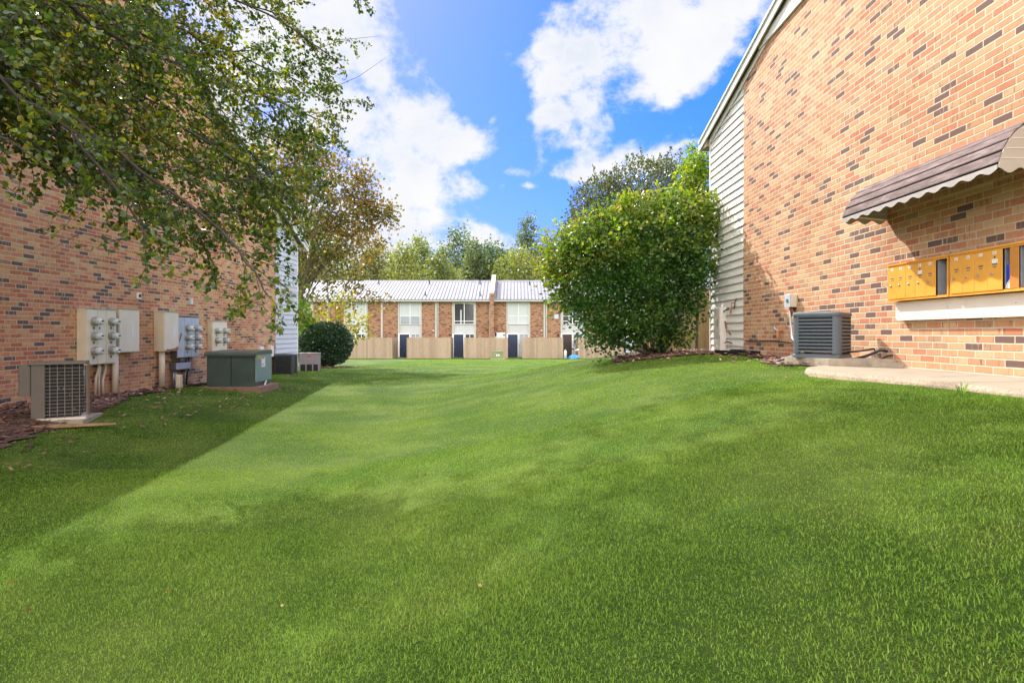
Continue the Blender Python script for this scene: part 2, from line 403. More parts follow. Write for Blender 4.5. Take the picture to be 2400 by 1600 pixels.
# mulch chips and fallen leaves, one uncountable object
def chips():
    V = []; Fc = []; n = 0
    for (x0, x1, y0, y1, ins) in BEDS:
        k = int((x1 - x0) * (y1 - y0) * 230)
        for _ in range(k):
            x = random.uniform(x0 - .1, x1 + .1); y = random.uniform(y0 - .1, y1 + .1)
            if not ins(x, y) and random.random() > .12: continue
            z = gh(x, y) + .025 + random.uniform(0, .02); a = random.uniform(0, 6.28); l = random.uniform(.012, .045); w = l * random.uniform(.25, .7)
            dx, dy = math.cos(a), math.sin(a); tz = random.uniform(-.4, .4)
            for (q, r) in ((-1, -1), (1, -1), (1, 1), (-1, 1)):
                V.append((x + dx * l * q - dy * w * r, y + dy * l * q + dx * w * r, z + tz * l * q + random.uniform(0, .01)))
            Fc += [n, n + 1, n + 2, n + 3]; n += 4
    m = leafmat('mulch_chips', [(0, (.07, .03, .025)), (.35, (.17, .075, .05)), (.6, (.28, .14, .09)), (.85, (.40, .26, .18)), (1, (.62, .5, .4))], trans=.0, rough=.8, bias=.2)
    tag(npmesh('mulch_chips', np.array(V), np.array(Fc), 4, m), 'reddish bark chips and fallen leaves lying on the planting beds', 'mulch', kind='stuff')
chips()

# concrete path along the right wall
def path():
    outer = [(3.55, -3), (3.5, 2.0), (3.48, 3.9), (3.38, 4.8), (3.22, 5.6), (3.15, 6.1), (3.35, 6.6), (3.75, 6.98)]
    # resample + wobble
    pts = []
    for a, b in zip(outer[:-1], outer[1:]):
        n = max(2, int(math.dist(a, b) / .12))
        for k in range(n): t = k / n; pts.append((a[0] + (b[0] - a[0]) * t + random.uniform(-.012, .012), a[1] + (b[1] - a[1]) * t))
    pts.append(outer[-1])
    zt = -.388
    slab = MB(); edge = MB()
    V = [(4.52, pts[0][1], zt)] + [(x, y, zt) for x, y in pts] + [(4.52, pts[-1][1], zt)]
    slab.add(V, [tuple(range(len(V)))])
    o = slab.build('path', M['path']); tag(o, kind='structure')
    for (a, b) in zip(pts[:-1], pts[1:]):
        edge.add([(a[0], a[1], zt), (b[0], b[1], zt), (b[0] - .025, b[1], zt - .03), (a[0] - .025, a[1], zt - .03)], [(0, 1, 2, 3)])
        edge.add([(a[0] - .025, a[1], zt - .03), (b[0] - .025, b[1], zt - .03), (b[0] - .10, b[1], zt - .3), (a[0] - .10, a[1], zt - .3)], [(0, 1, 2, 3)])
    tag(edge.build('path_edge', M['aggregate']), kind='structure')
    j = MB()
    for (xa, ya, xb, yb, w) in ((3.45, 4.55, 4.5, 4.62, .006), (3.2, 5.95, 4.5, 5.80, .005), (3.5, 3.1, 4.5, 3.16, .006), (3.62, 5.05, 4.2, 5.30, .003), (4.2, 5.30, 4.5, 5.26, .003), (3.7, 4.05, 4.1, 4.2, .003)):
        p0 = Vector((xa, ya, zt + .004)); p1 = Vector((xb, yb, zt + .004)); prev = p0; N = 12
        for k in range(1, N + 1):
            q = p0.lerp(p1, k / N) + Vector((0, random.gauss(0, .012 if w < .005 else .002), 0)); d = (q - prev).normalized(); n_ = Vector((-d.y, d.x, 0)) * w
            j.add([prev - n_, q - n_, q + n_, prev + n_], [(0, 1, 2, 3)]); prev = q
    tag(j.build('path_cracks', M['dark_soil']), kind='structure')
    return pts
PATH = path()

# ------------------------------------------------------------------ grass
def grass():
    Ps = []
    def fill(y0, y1, dens):
        xmax = 1.02 * y1 + .8; x0, x1 = max(-7.55, -xmax), min(4.45, xmax)
        if y0 > 20: x0, x1 = -12, 12
        n = int((x1 - x0) * (y1 - y0) * dens)
        q = np.stack([rng.uniform(x0, x1, n), rng.uniform(y0, y1, n)], 1)
        Ps.append(q)
    fill(1.3, 2.6, 21000); fill(2.6, 4, 16000); fill(4, 6, 8500); fill(6, 9, 3000); fill(9, 13, 1200); fill(13, 20, 450); fill(20, 46, 110)
    P = np.concatenate(Ps)
    keep = np.ones(len(P), bool)
    # clear beds, path and pads
    px = np.array([p[0] for p in PATH]); py = np.array([p[1] for p in PATH])
    edge = np.interp(P[:, 1], py, px); keep &= ~((P[:, 0] > edge - .07 + rng.normal(0, .02, len(P))) & (P[:, 1] < 7.0))
    for (x0, x1, y0, y1, ins) in BEDS:
        box = np.where((P[:, 0] > x0 - .2) & (P[:, 0] < x1) & (P[:, 1] > y0) & (P[:, 1] < y1))[0]
        for i in box:
            jx = P[i, 0] + rng.normal(0, .07); jy = P[i, 1] + rng.normal(0, .07)
            if ins(jx, jy) and rng.random() > .02: keep[i] = False
    P = P[keep]; n = len(P); d = P[:, 1]
    z = gz(P[:, 0], P[:, 1]) - .004
    ang = rng.uniform(0, 2 * np.pi, n); lean = rng.uniform(.15, 1.1, n)
    patch = np.sin(P[:, 0] * 2.1 + 1.3 * np.sin(P[:, 1] * 1.7)) * np.sin(P[:, 1] * 1.9 + np.sin(P[:, 0] * 2.7))
    H = rng.uniform(.010, .023, n) * (1 + .22 * patch) * np.clip(1 + (d - 8) * .02, 1, 1.6)
    W = rng.uniform(.0022, .0038, n) * np.clip(d / 3.2, 1, 8)
    dx, dy = np.cos(ang), np.sin(ang); wx, wy = -dy, dx
    B = np.stack([P[:, 0], P[:, 1], z], 1)
    side = np.stack([wx, wy, np.zeros(n)], 1) * W[:, None] * .5
    mid = B + np.stack([dx * lean * H * .35, dy * lean * H * .35, H * .62], 1)
    tip = B + np.stack([dx * lean * H * 1.0, dy * lean * H * 1.0, H * (1.05 - .35 * lean)], 1)
    V = np.stack([B - side, B + side, mid + side * .8, mid - side * .8, tip], 1).reshape(-1, 3)
    o = np.arange(n) * 5
    F1 = np.stack([o, o + 1, o + 2, o + 3], 1)
    F2 = np.stack([o + 3, o + 2, o + 4], 1)
    me = bpy.data.meshes.new('grass'); me.vertices.add(len(V)); me.vertices.foreach_set('co', V.astype(np.float32).ravel())
    loops = np.concatenate([F1, F2], 1).ravel().astype(np.int32); me.loops.add(len(loops)); me.loops.foreach_set('vertex_index', loops)
    ls = np.stack([np.arange(n) * 7, np.arange(n) * 7 + 4], 1).ravel().astype(np.int32)
    me.polygons.add(2 * n); me.polygons.foreach_set('loop_start', ls)
    me.polygons.foreach_set('use_smooth', np.ones(2 * n, bool)); me.update(calc_edges=True)
    m, t, bs = newmat('grass_blades')
    g = t.new('ShaderNodeNewGeometry'); p = g.outputs['Position']
    r = t.math('ADD', t.math('MULTIPLY', g.outputs['Random Per Island'], .62), t.math('MULTIPLY', t.mapr(t.noise(p, .8, 6, .68), .25, .75), .34))
    c = t.ramp(r, [(0, (.065, .150, .012)), (.3, (.135, .255, .024)), (.6, (.215, .335, .045)), (.84, (.31, .40, .075)), (.96, (.38, .41, .11)), (1, (.50, .45, .22))])
    t.set(bs.inputs['Base Color'], c); bs.inputs['Roughness'].default_value = .75; bs.inputs['Specular IOR Level'].default_value = .12
    tr = t.new('ShaderNodeBsdfTranslucent'); t.set(tr.inputs[0], t.mix(.4, c, (.20, .34, .03)))
    mx = t.new('ShaderNodeMixShader'); mx.inputs[0].default_value = .35
    t.l.new(bs.outputs[0], mx.inputs[1]); t.l.new(tr.outputs[0], mx.inputs[2]); t.l.new(mx.outputs[0], t.n['Material Output'].inputs[0])
    me.materials.append(m); ob = bpy.data.objects.new('grass', me); COL.objects.link(ob)
    tag(ob, 'short mown green grass covering the whole lawn', 'grass', kind='stuff')
grass()

# ------------------------------------------------------------------ siding helper
def siding(y0, y1, z0, topf, x, nx, board=.158, axis='y'):
    """lapped boards on plane x (normal nx) between y0,y1; top height given by topf(y)"""
    mb = MB(); z = z0
    while True:
        zt = z + board
        a, b = topf(y0), topf(y1)
        if z >= max(a, b): break
        ya, yb = y0, y1
        # clip where the rake is lower than this board
        if min(a, b) < zt and a != b:
            # y at which top = zt and z
            f = lambda q: y0 + (q - a) / (b - a) * (y1 - y0)
            lo, hi = sorted((f(z), f(zt)))
            if a > b: poly_y = [(y0, z), (min(y1, f(z)), z), (min(y1, max(y0, f(zt))), min(zt, topf(min(y1, max(y0, f(zt)))))), (y0, min(zt, a))]
            else: poly_y = [(max(y0, f(z)), z), (y1, z), (y1, min(zt, b)), (max(y0, min(y1, f(zt))), min(zt, topf(max(y0, min(y1, f(zt))))))]
        else: poly_y = [(y0, z), (y1, z), (y1, min(zt, b)), (y0, min(zt, a))]
        def X(zz): return x + nx * (.034 - .030 * (zz - z) / board)
        P = [(X(q[1]), q[0], q[1]) for q in poly_y]
        mb.add(P, [(0, 1, 2, 3)])
        q0, q1 = poly_y[0], poly_y[1]
        mb.add([(x + nx * .034, q0[0], z), (x + nx * .034, q1[0], z), (x + nx * .001, q1[0], z), (x + nx * .001, q0[0], z)], [(0, 1, 2, 3)])
        z = zt
    return mb

def gable_building(name, label, X, nx, zbase, Yfar, Ynear, eave, slope, brick_end, brick, sid, depth, trim_h=None):
    """nx: outward direction of the visible gable wall (+1 faces +x). Yfar = far corner; ridge half-way"""
    ridge = (Yfar + Ynear) / 2
    top = lambda y: eave + slope * (min(Yfar - y, y - Ynear))
    rt = thing(name, label, 'building', (X, Yfar, zbase)); L = (X, Yfar, zbase)
    w = MB(); back = X - nx * depth
    # brick leaf, 2 cm proud of the siding plane
    xb = X + nx * .03
    bt = lambda y: min(top(y), trim_h) if trim_h else top(y)
    ys = [brick_end, ridge, Ynear]
    if trim_h:
        yc1 = Yfar - (trim_h - eave) / slope; yc2 = Ynear + (trim_h - eave) / slope
        ys = [brick_end, yc1, ridge, yc2, Ynear] if yc1 < brick_end else [brick_end, ridge, yc2, Ynear]
    poly = [(y, bt(y)) for y in ys] + [(Ynear, zbase), (brick_end, zbase)]
    w.prism(poly, 0, min(xb, X - nx * .2), max(xb, X - nx * .2))
    w.build('brick_wall', brick, rt).location = (-L[0], -L[1], -L[2])
    sd = siding(brick_end, Yfar, zbase + .0, top, X, nx)
    o = sd.build('siding_wall', sid, rt); o.location = (-L[0], -L[1], -L[2])
    inner = MB()
    xi = X - nx * .01
    inner.prism([(Yfar - .01, zbase), (Yfar - .01, top(Yfar) - .03), (ridge, top(ridge) - .03), (Ynear + .01, top(Ynear) - .03), (Ynear + .01, zbase)], 0, min(xi - nx * .2, back), max(xi - nx * .2, back))
    o = inner.build('shell', sid, rt); o.location = (-L[0], -L[1], -L[2])
    cp = MB(); cp.box(min(X + nx * .035, X - nx * .05), max(X + nx * .035, X - nx * .05), Yfar - .03, Yfar + .035, zbase, top(Yfar))
    o = cp.build('corner_post', M['trim'] if nx < 0 else M['gutter'], rt); o.location = (-L[0], -L[1], -L[2])
    # roof: two slabs with overhang; rake board and metal edge on the gable side
    ov = .40; over = .12 if nx < 0 else .22
    xa, xe = X + nx * over, back - nx * .3
    for sgn in (1, -1):
        e = Yfar + ov if sgn == 1 else Ynear - ov
        ze = eave - slope * ov
        r = MB()
        p = [(e, ze + .07), (ridge, top(ridge) + .07), (ridge, top(ridge) + .19), (e, ze + .19)]
        r.prism(p, 0, min(xa, xe), max(xa, xe)); o = r.build('roof', M['shingle'], rt); o.location = (-L[0], -L[1], -L[2])
        f = MB(); x1, x2 = xa - nx * .004, xa + nx * .022
        p = [(e - sgn * 0, ze + .0), (ridge, top(ridge) + .0), (ridge, top(ridge) + .15), (e, ze + .15)]
        f.prism(p, 0, min(x1, x2), max(x1, x2))
        o = f.build('rake_board', M['trim'], rt); o.location = (-L[0], -L[1], -L[2])
        g = MB(); x1, x2 = xa - nx * .02, xa + nx * .05
        p = [(e + sgn * .03, ze + .152), (ridge, top(ridge) + .155), (ridge, top(ridge) + .205), (e + sgn * .03, ze + .202)]
        g.prism(p, 0, min(x1, x2), max(x1, x2))
        o = g.build('roof_edge', M['gutter'], rt); o.location = (-L[0], -L[1], -L[2])
        # soffit box at the eave and gutter
        s = MB(); yi = Yfar + .037 if sgn == 1 else Ynear - .002
        s.prism([(yi, ze - .02), (e - sgn * .003, ze - .02), (e - sgn * .003, ze + .06), (yi, ze + .06 + slope * ov * .9)], 0, min(X + nx * (over - .01), xe), max(X + nx * (over - .01), xe))
        o = s.build('soffit', M['soffit'], rt); o.location = (-L[0], -L[1], -L[2])
        gu = MB(); gu.prism([(e + sgn * .003, ze + .0), (e + sgn * .10, ze + .02), (e + sgn * .12, ze + .12), (e + sgn * .003, ze + .14)], 0, min(X + nx * (over + .02), xe), max(X + nx * (over + .02), xe))
        o = gu.build('gutter', M['gutter'], rt); o.location = (-L[0], -L[1], -L[2])
        # frieze below the rake on the wall
        fr = MB(); x1, x2 = X + nx * .032, X + nx * .05
        yA = Yfar if sgn == 1 else Ynear
        p = [(yA, eave - .10), (ridge, top(ridge) - .10), (ridge, top(ridge) + .04), (yA, eave + .04)]
        fr.prism(p, 0, min(x1, x2), max(x1, x2)); o = fr.build('frieze_board', M['trim'], rt); o.location = (-L[0], -L[1], -L[2])
    if trim_h:
        ya = Yfar - (trim_h - eave) / slope; yb = Ynear + (trim_h - eave) / slope
        h = MB(); x1, x2 = X - nx * .05, X + nx * .075
        h.box(min(x1, x2), max(x1, x2), yb + .06, ya - .06, trim_h + .001, trim_h + .20)
        o = h.build('gable_trim', M['trim'], rt); o.location = (-L[0], -L[1], -L[2])
        gs = MB(); z = trim_h + .2
        while z < top(ridge):
            hw = (top(ridge) - z) / slope
            gs.add([(X + nx * .02, ridge - hw, z), (X + nx * .02, ridge + hw, z), (X + nx * .004, ridge + max(0, hw - .158 / slope), z + .158), (X + nx * .004, ridge - max(0, hw - .158 / slope), z + .158)], [(0, 1, 2, 3)])
            z += .158
        o = gs.build('gable_siding', sid, rt); o.location = (-L[0], -L[1], -L[2])
    return rt

XL, XR = -7.6, 4.5
gable_building('brick_apartment_building', 'shaded brick building on the left with white siding corner, behind the hanging branches',
               XL, 1, -1.9, 20.1, 2.0, 3.07, .42, 18.25, M['brick_left'], M['siding_left'], 9)
gable_building('brick_apartment_building', 'sunlit tan brick building on the right, carrying the awning and mailboxes',
               XR, -1, -1.2, 13.17, -5.0, 4.41, .27, 11.25, M['brick_right'], M['siding'], 9, trim_h=5.13)

# ================================================================== FAR BUILDING
def far_building():
    Y = 50.0; base = -2.12; s = 27.0
    px = lambda p: (p - 1206) / s
    zz = lambda y: (781 - y) / s
    eave = zz(706); rt = thing('apartment_row', 'long brick apartment row with pale ribbed metal roof across the lawn end', 'building', (0, Y, base)); O = (0, -Y, -base)
    def part(mb, name, mat, parent=rt, smooth=False):
        o = mb.build(name, mat, parent, smooth=smooth)
        if parent is rt: o.location = O
        return o
    x0, x1 = -27.0, 24.0; pitch = 4.705; bx0 = px(934)
    bays = [bx0 + k * pitch for k in range(-3, 7)]; bw = 1.98
    # brick piers between bays
    edges = [x0]
    w = MB()
    xs = [x0] + [e for b in bays for e in (b, b + bw)] + [x1]
    for i in range(0, len(xs), 2):
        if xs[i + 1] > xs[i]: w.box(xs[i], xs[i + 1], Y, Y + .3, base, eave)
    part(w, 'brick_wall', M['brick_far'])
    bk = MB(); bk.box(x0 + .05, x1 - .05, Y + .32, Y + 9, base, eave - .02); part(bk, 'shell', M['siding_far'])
    dk = MB()
    kinds = [0, 1, 0, 2, 0, 3, 1, 0, 2, 0]
    for k, b in enumerate(bays):
        m = MB(); z = base; yb = Y + .10
        wz0, wz1 = zz(758.5), zz(711.5)
        while z < eave - .04:               # lapped siding of the bay
            zt = min(z + .16, eave - .04)
            m.add([(b + .02, yb - .02, z), (b + bw - .02, yb - .02, z), (b + bw - .02, yb - .004, zt), (b + .02, yb - .004, zt)], [(0, 1, 2, 3)])
            m.add([(b + .02, yb - .02, z), (b + bw - .02, yb - .02, z), (b + bw - .02, yb, z), (b + .02, yb, z)], [(0, 1, 2, 3)])
            z = zt
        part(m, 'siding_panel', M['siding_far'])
        t = MB()
        for xa, xb_ in ((b - .04, b + .09), (b + bw - .09, b + bw + .04)): t.box(xa, xb_, Y - .03, Y + .12, base, eave - .05)
        t.box(b + .09, b + bw - .09, Y - .025, Y + .1, wz1 + .06, eave - .05)
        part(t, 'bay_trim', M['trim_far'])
        # upper window
        wx0, wx1 = b + .17, b + bw - .15; xm = (wx0 + wx1) / 2; zm = wz0 + (wz1 - wz0) * .38
        f = MB(); q = .045; yf = Y + .02
        f.box(wx0 - q, wx0, yf, yf + .07, wz0 - q, wz1 + q); f.box(wx1, wx1 + q, yf, yf + .07, wz0 - q, wz1 + q)
        f.box(wx0, wx1, yf, yf + .07, wz1, wz1 + q); f.box(wx0, wx1, yf - .03, yf + .07, wz0 - q, wz0)
        f.box(xm - .03, xm + .03, yf + .005, yf + .06, wz0, wz1)
        kd = kinds[k]
        if kd in (1, 2, 3):
            f.box(wx0, xm - .03, yf + .008, yf + .05, zm - .02, zm + .02); f.box(xm + .03, wx1, yf + .008, yf + .05, zm - .02, zm + .02)
        if kd == 2 or kd == 3:
            pass
        win = part(f, 'window', M['white'])
        g = MB(); g.box(wx0, wx1, yf + .045, yf + .06, wz0, wz1)
        dark = (k == 4) or (k == 6)
        pane = g.build('pane', M['glass_dark'] if dark or k == 3 else M['glass_dark'], win)
        if not dark:
            bl = MB(); zb = wz0 if k in (2, 5) else zm
            bl.box(wx0 + .01, xm - .035, yf + .036, yf + .043, zb + .01, wz1 - .01); bl.box(xm + .035, wx1 - .01, yf + .036, yf + .043, zb + .01, wz1 - .01)
            bl.build('blind', M['blind'], win)
            if k == 3:
                s2 = MB(); s2.box(wx0 + .01, xm - .035, yf + .038, yf + .043, wz0 + .05, zb - .02); s2.box(xm + .035, wx1 - .01, yf + .038, yf + .043, wz0 + .05, zb - .02)
                s2.build('blind', M['blind_dim'], win)
        else:
            rl = MB(); rl.box(wx0, wx1, yf + .0, yf + .04, wz0 + .2, wz0 + .25)
            cur = MB(); cur.box(wx0 + .48, wx0 + .6, yf + .035, yf + .043, wz0 + .02, wz0 + 1.2); cur.build('blind', M['blind'], win)
            rl.build('rail', M['white'], win)
        # ground floor door and small window
        dz1 = zz(783.5); dx0, dx1 = b + .10, b + .93
        d = MB(); d.bevbox(dx0, dx1, Y + .0, Y + .05, base + .06, dz1, .01)
        do = part(d, 'door', M['door_brown'] if k == 6 else M['door_navy'])
        kn = MB(); kn.tube([(dx0 + .07, Y - .05, base + 1.0), (dx0 + .07, Y + .0, base + 1.0)], .03); kn.build('handle', M['galv'], do)
        fr = MB(); fr.box(dx0 - .13, dx0 - .002, Y - .045, Y + .03, base, dz1 + .08); fr.box(dx1 + .002, dx1 + .09, Y - .045, Y + .03, base, dz1 + .08); fr.box(dx0 - .002, dx1 + .002, Y - .045, Y + .03, dz1 + .002, dz1 + .08)
        fr.build('frame', M['white'], do)
        sx0, sx1 = b + 1.12, b + 1.84; sz1 = dz1 + .0; sz0 = sz1 - .85
        f = MB(); f.box(sx0 - .04, sx0, Y + .0, Y + .06, sz0 - .04, sz1 + .04); f.box(sx1, sx1 + .04, Y + .0, Y + .06, sz0 - .04, sz1 + .04); f.box(sx0, sx1, Y + .0, Y + .06, sz1, sz1 + .04); f.box(sx0, sx1, Y + .0, Y + .06, sz0 - .04, sz0)
        if k == 6: f.box(sx0, sx1, Y + .005, Y + .055, (sz0 + sz1) / 2 - .02, (sz0 + sz1) / 2 + .02)
        else: f.box((sx0 + sx1) / 2 - .02, (sx0 + sx1) / 2 + .02, Y + .005, Y + .055, sz0, sz1)
        sw = part(f, 'window', M['white'])
        g = MB(); g.box(sx0, sx1, Y + .045, Y + .055, sz0, sz1); g.build('pane', M['blind_dim'] if k % 2 else M['glass_dark'], sw)
        # grey vertical strip / downspout on each pier, porch lamp
        cx = b + bw + 1.28
        st = MB(); st.box(cx - .08, cx + .08, Y - .05, Y - .003, base, eave - .05); part(st, 'pier_strip', M['trim_far'])
        if k in (1, 3, 5): 
            ds = MB(); ds.tube([(cx + .18, Y - .09, eave - .1), (cx + .18, Y - .09, base + .1)], .045, 8); part(ds, 'downspout', M['galv'])
        la = MB(); la.tube([(b - .25, Y - .13, dz1 - .12), (b - .25, Y - .13, dz1 + .02)], [.05, .075], 8); la.box(b - .28, b - .22, Y - .12, Y, dz1 + .02, dz1 + .05); part(la, 'porch_lamp', M['black'])
        vt = MB(); vt.tube([(cx - .25, Y - .04, zz(774)), (cx - .25, Y + .0, zz(774))], .055, 10); part(vt, 'vent', M['white'] if k % 2 else M['black'])
    # square light on the right pier, meter box near the fire wall
    q = MB(); q.box(px(1299), px(1309), Y - .08, Y - .003, zz(747), zz(737)); part(q, 'wall_light', M['gray_metal'])
    q = MB(); q.bevbox(px(1158), px(1184), Y - .12, Y - .003, zz(795), zz(779.5), .02); part(q, 'utility_box', M['white'])
    q = MB(); q.tube([(px(1162), Y - .18, zz(788)), (px(1162), Y - .18, zz(779))], .07, 8); part(q, 'utility_can', M['black'])
    # fascia + roof with ribs
    f = MB(); f.box(x0 - .3, x1 + .3, Y - .42, Y - .39, eave - .04, eave + .14); f.box(x0 - .3, x1 + .3, Y - .388, Y + .2, eave - .015, eave + .01); part(f, 'fascia', M['trim_far'])
    run = 4.9; rise = 1.98; e0 = Y - .45
    fw = px(1153.5)
    r = MB()
    for (xa, xb_) in ((x0 - .3, fw - .16), (fw + .16, x1 + .3)):
        r.prism([(e0, eave + .10), (e0 + run, eave + .10 + rise), (e0 + run, eave + .16 + rise), (e0, eave + .16)], 0, xa, xb_)
        r.prism([(e0 + run, eave + .10 + rise), (e0 + 2 * run, eave + .10), (e0 + 2 * run, eave + .16), (e0 + run, eave + .16 + rise)], 0, xa, xb_)
    part(r, 'roof', M['metal_roof'])
    rb = MB(); x = x0 - .2
    while x < x1 + .3:
        if abs(x - fw) > .22:
            rb.prism([(e0 - .01, eave + .162), (e0 + run, eave + .162 + rise), (e0 + run, eave + .215 + rise), (e0 - .01, eave + .215)], 0, x - .03, x + .03)
        x += .305
    part(rb, 'roof_ribs', M['seam'])
    rc = MB(); rc.prism([(e0 + run - .18, eave + rise + .10), (e0 + run, eave + rise + .26), (e0 + run + .18, eave + rise + .10), (e0 + run, eave + rise + .20)], 0, x0 - .3, fw - .16)
    rc.prism([(e0 + run - .18, eave + rise + .10), (e0 + run, eave + rise + .26), (e0 + run + .18, eave + rise + .10), (e0 + run, eave + rise + .20)], 0, fw + .16, x1 + .3)
    part(rc, 'ridge_cap', M['metal_roof'])
    # vent stacks
    for (vx, t) in ((888, .85), (860, .25), (1006, .85), (997, .2), (1125, .85), (1125, .2), (1241, .8)):
        yy = e0 + run * t; zv = eave + .16 + rise * t; sc = yy / F; X_ = (vx - 1206) * sc
        v = MB(); v.tube([(X_, yy, zv - .02), (X_, yy, zv + .32)], .05, 8); v.tube([(X_, yy, zv - .02), (X_, yy, zv + .08)], [.16, .06], 8); part(v, 'vent_pipe', M['black'])
    # brick fire wall passing through the roof, sloping cap
    w = MB(); w.box(fw - .16, fw + .16, Y - .55, Y - .002, base, zz(690))
    w.prism([(Y - .001, eave - .3), (Y - .548, zz(690) + .003), (e0 + run + .2, zz(690) + rise + .05), (e0 + run + .2, eave)], 0, fw - .15, fw + .15)
    part(w, 'fire_wall', M['brick_far'])
    w = MB(); w.prism([(Y - .6, zz(690)), (Y - .6, zz(690) + .12), (e0 + run + .25, zz(690) + rise + .22), (e0 + run + .25, zz(690) + rise + .06)], 0, fw - .19, fw + .19)
    part(w, 'cap', M['cap_stone'])
    # concrete stoop along the facade
    st = MB(); st.box(x0, x1, Y - 1.2, Y - .6, base - .1, base + .055); tag(st.build('walkway', M['path']), kind='structure')
far_building()

# privacy fences in front of the far building
def far_fences():
    Yf = 47.6; s = F / Yf
    for i, (a, b, lab) in enumerate([(812, 919, 'bare wood privacy fence partly hidden by the round clipped bush'), (953, 1056, 'bare wood privacy fence right of the first full navy door'),
                                     (1088, 1190, 'bare wood privacy fence under the brick fire wall, behind the olive utility box'), (1224, 1320, 'bare wood privacy fence right of the third navy door'),
                                     (1355, 1462, 'bare wood privacy fence half hidden by the big yellow-green bush')]):
        x0, x1 = (a - 1206) / s, (b - 1206) / s; g = gh((x0 + x1) / 2, Yf); z1 = (781 - 791) / s
        rt = thing('privacy_fence', lab, 'fence', (x0, Yf, g), 0, 'wood fences along the far apartment row')
        w = x1 - x0; H = z1 - g; n = round(w / .145); bw = w / n
        m = MB()
        for k in range(n):
            h = H + random.uniform(-.02, .02); m.box(k * bw + .004, (k + 1) * bw - .004, random.uniform(0, .004), .022, -.05, h)
        m.build('boards', M['wood_far'], rt)
        for sx in (0, w - .02):
            m = MB(); n2 = 14
            for k in range(n2): m.box(sx, sx + .02, .03 + k * .15, .03 + (k + 1) * .15 - .008, -.05, H + random.uniform(-.02, .01))
            m.build('side_boards', M['wood_far'], rt)
        m = MB(); m.box(.02, w - .02, .024, .07, .35, .44); m.box(.02, w - .02, .024, .07, H - .4, H - .31); m.build('rails', M['wood_far'], rt)
        for sx in (.06, w - .15):
            m = MB(); m.box(sx, sx + .09, .074, .164, -.1, H - .03); m.build('post', M['wood_far'], rt)
far_fences()

# wood fence behind the bush, next to the right building
def near_fence():
    Yf = 15.8; x0, x1 = 4.1, 6.4; g = -.62; H = 1.85
    rt = thing('privacy_fence', 'tall honey coloured wood fence between the big bush and the right building corner', 'fence', (x0, Yf, g))
    m = MB(); n = 16; bw = (x1 - x0) / n
    for k in range(n): m.box(k * bw + .004, (k + 1) * bw - .004, random.uniform(0, .006), .024, -.3, H + random.uniform(-.02, .02))
    m.build('boards', M['wood_near'], rt)
    m = MB(); m.box(.0, x1 - x0, .026, .07, .3, .39); m.box(0, x1 - x0, .026, .07, H - .4, H - .31); m.build('rails', M['wood_near'], rt)
    m = MB(); m.box(.0, .09, .074, .164, -.3, H); m.build('post', M['wood_near'], rt)
near_fence()

# olive utility box, white propane/can and blue bag at the far building
def far_bits():
    Y = 45.5; s = F / Y; g = gh((1167 - 1206) / s, Y)
    x0, x1 = (1154 - 1206) / s, (1179.5 - 1206) / s
    rt = thing('utility_box', 'small olive green transformer box standing on the grass before the far fences', 'utility box', ((x0 + x1) / 2, Y, g)); w = (x1 - x0) / 2; H = (-41) / s * -1
    H = (781 - 822) / s - g + 0.0
    H = max(.5, (781 - 822) / s - g)
    m = MB(); m.bevbox(-w, w, -.3, .3, .05, H - .08, .02); m.build('body', M['xf_olive'], rt)
    m = MB(); m.bevbox(-w - .02, w + .02, -.33, .33, H - .078, H, .03); m.build('lid', M['xf_olive'], rt)
    m = MB(); m.box(-.12, -.02, -.304, -.3005, .28, .42); m.box(.04, .14, -.304, -.3005, .28, .42); m.build('label', M['label'], rt)
    m = MB(); m.box(-.26, -.2, -.304, -.3005, H - .2, H - .14); m.build('sticker', M['yellow_sticker'], rt)
    m = MB(); m.box(-w - .12, w + .15, -.42, .42, -.1, .049); m.build('pad', M['concrete'], rt)
    Y = 47.0; s = F / Y; x = (1325 - 1206) / s; g = gh(x, Y)
    rt = thing('gas_cylinder', 'white upright tank beside the dark brown door of the far row', 'tank', (x, Y, g))
    m = MB(); m.tube([(0, 0, 0), (0, 0, .55), (0, 0, .66), (0, 0, .70)], [.11, .11, .08, .03], 14); m.build('tank', M['white'], rt, smooth=True)
    m = MB(); m.tube([(0, 0, .70), (0, 0, .76)], .03, 8); m.build('valve', M['galv'], rt)
    # crumpled blue bag
    x = (1345 - 1206) / s; Y = 47.2
    mb = MB(); 
    n = 14; V = []; Fc = []
    for j in range(7):
        for i in range(n):
            a = 2 * math.pi * i / n; e = j / 6 * math.pi / 2; rr = (.42 * math.cos(e)) * random.uniform(.8, 1.15) + .01
            V.append((x + rr * math.cos(a) * 1.15, Y + rr * math.sin(a) * .7, gh(x, Y) + .30 * math.sin(e) * random.uniform(.75, 1.15)))
    for j in range(6):
        for i in range(n): Fc.append((j * n + i, j * n + (i + 1) % n, (j + 1) * n + (i + 1) % n, (j + 1) * n + i))
    mb.add(V, Fc); tag(mb.build('plastic_bag', M['bluetarp']), 'crumpled blue plastic bag lying by the brown door of the far row', 'bag')
far_bits()

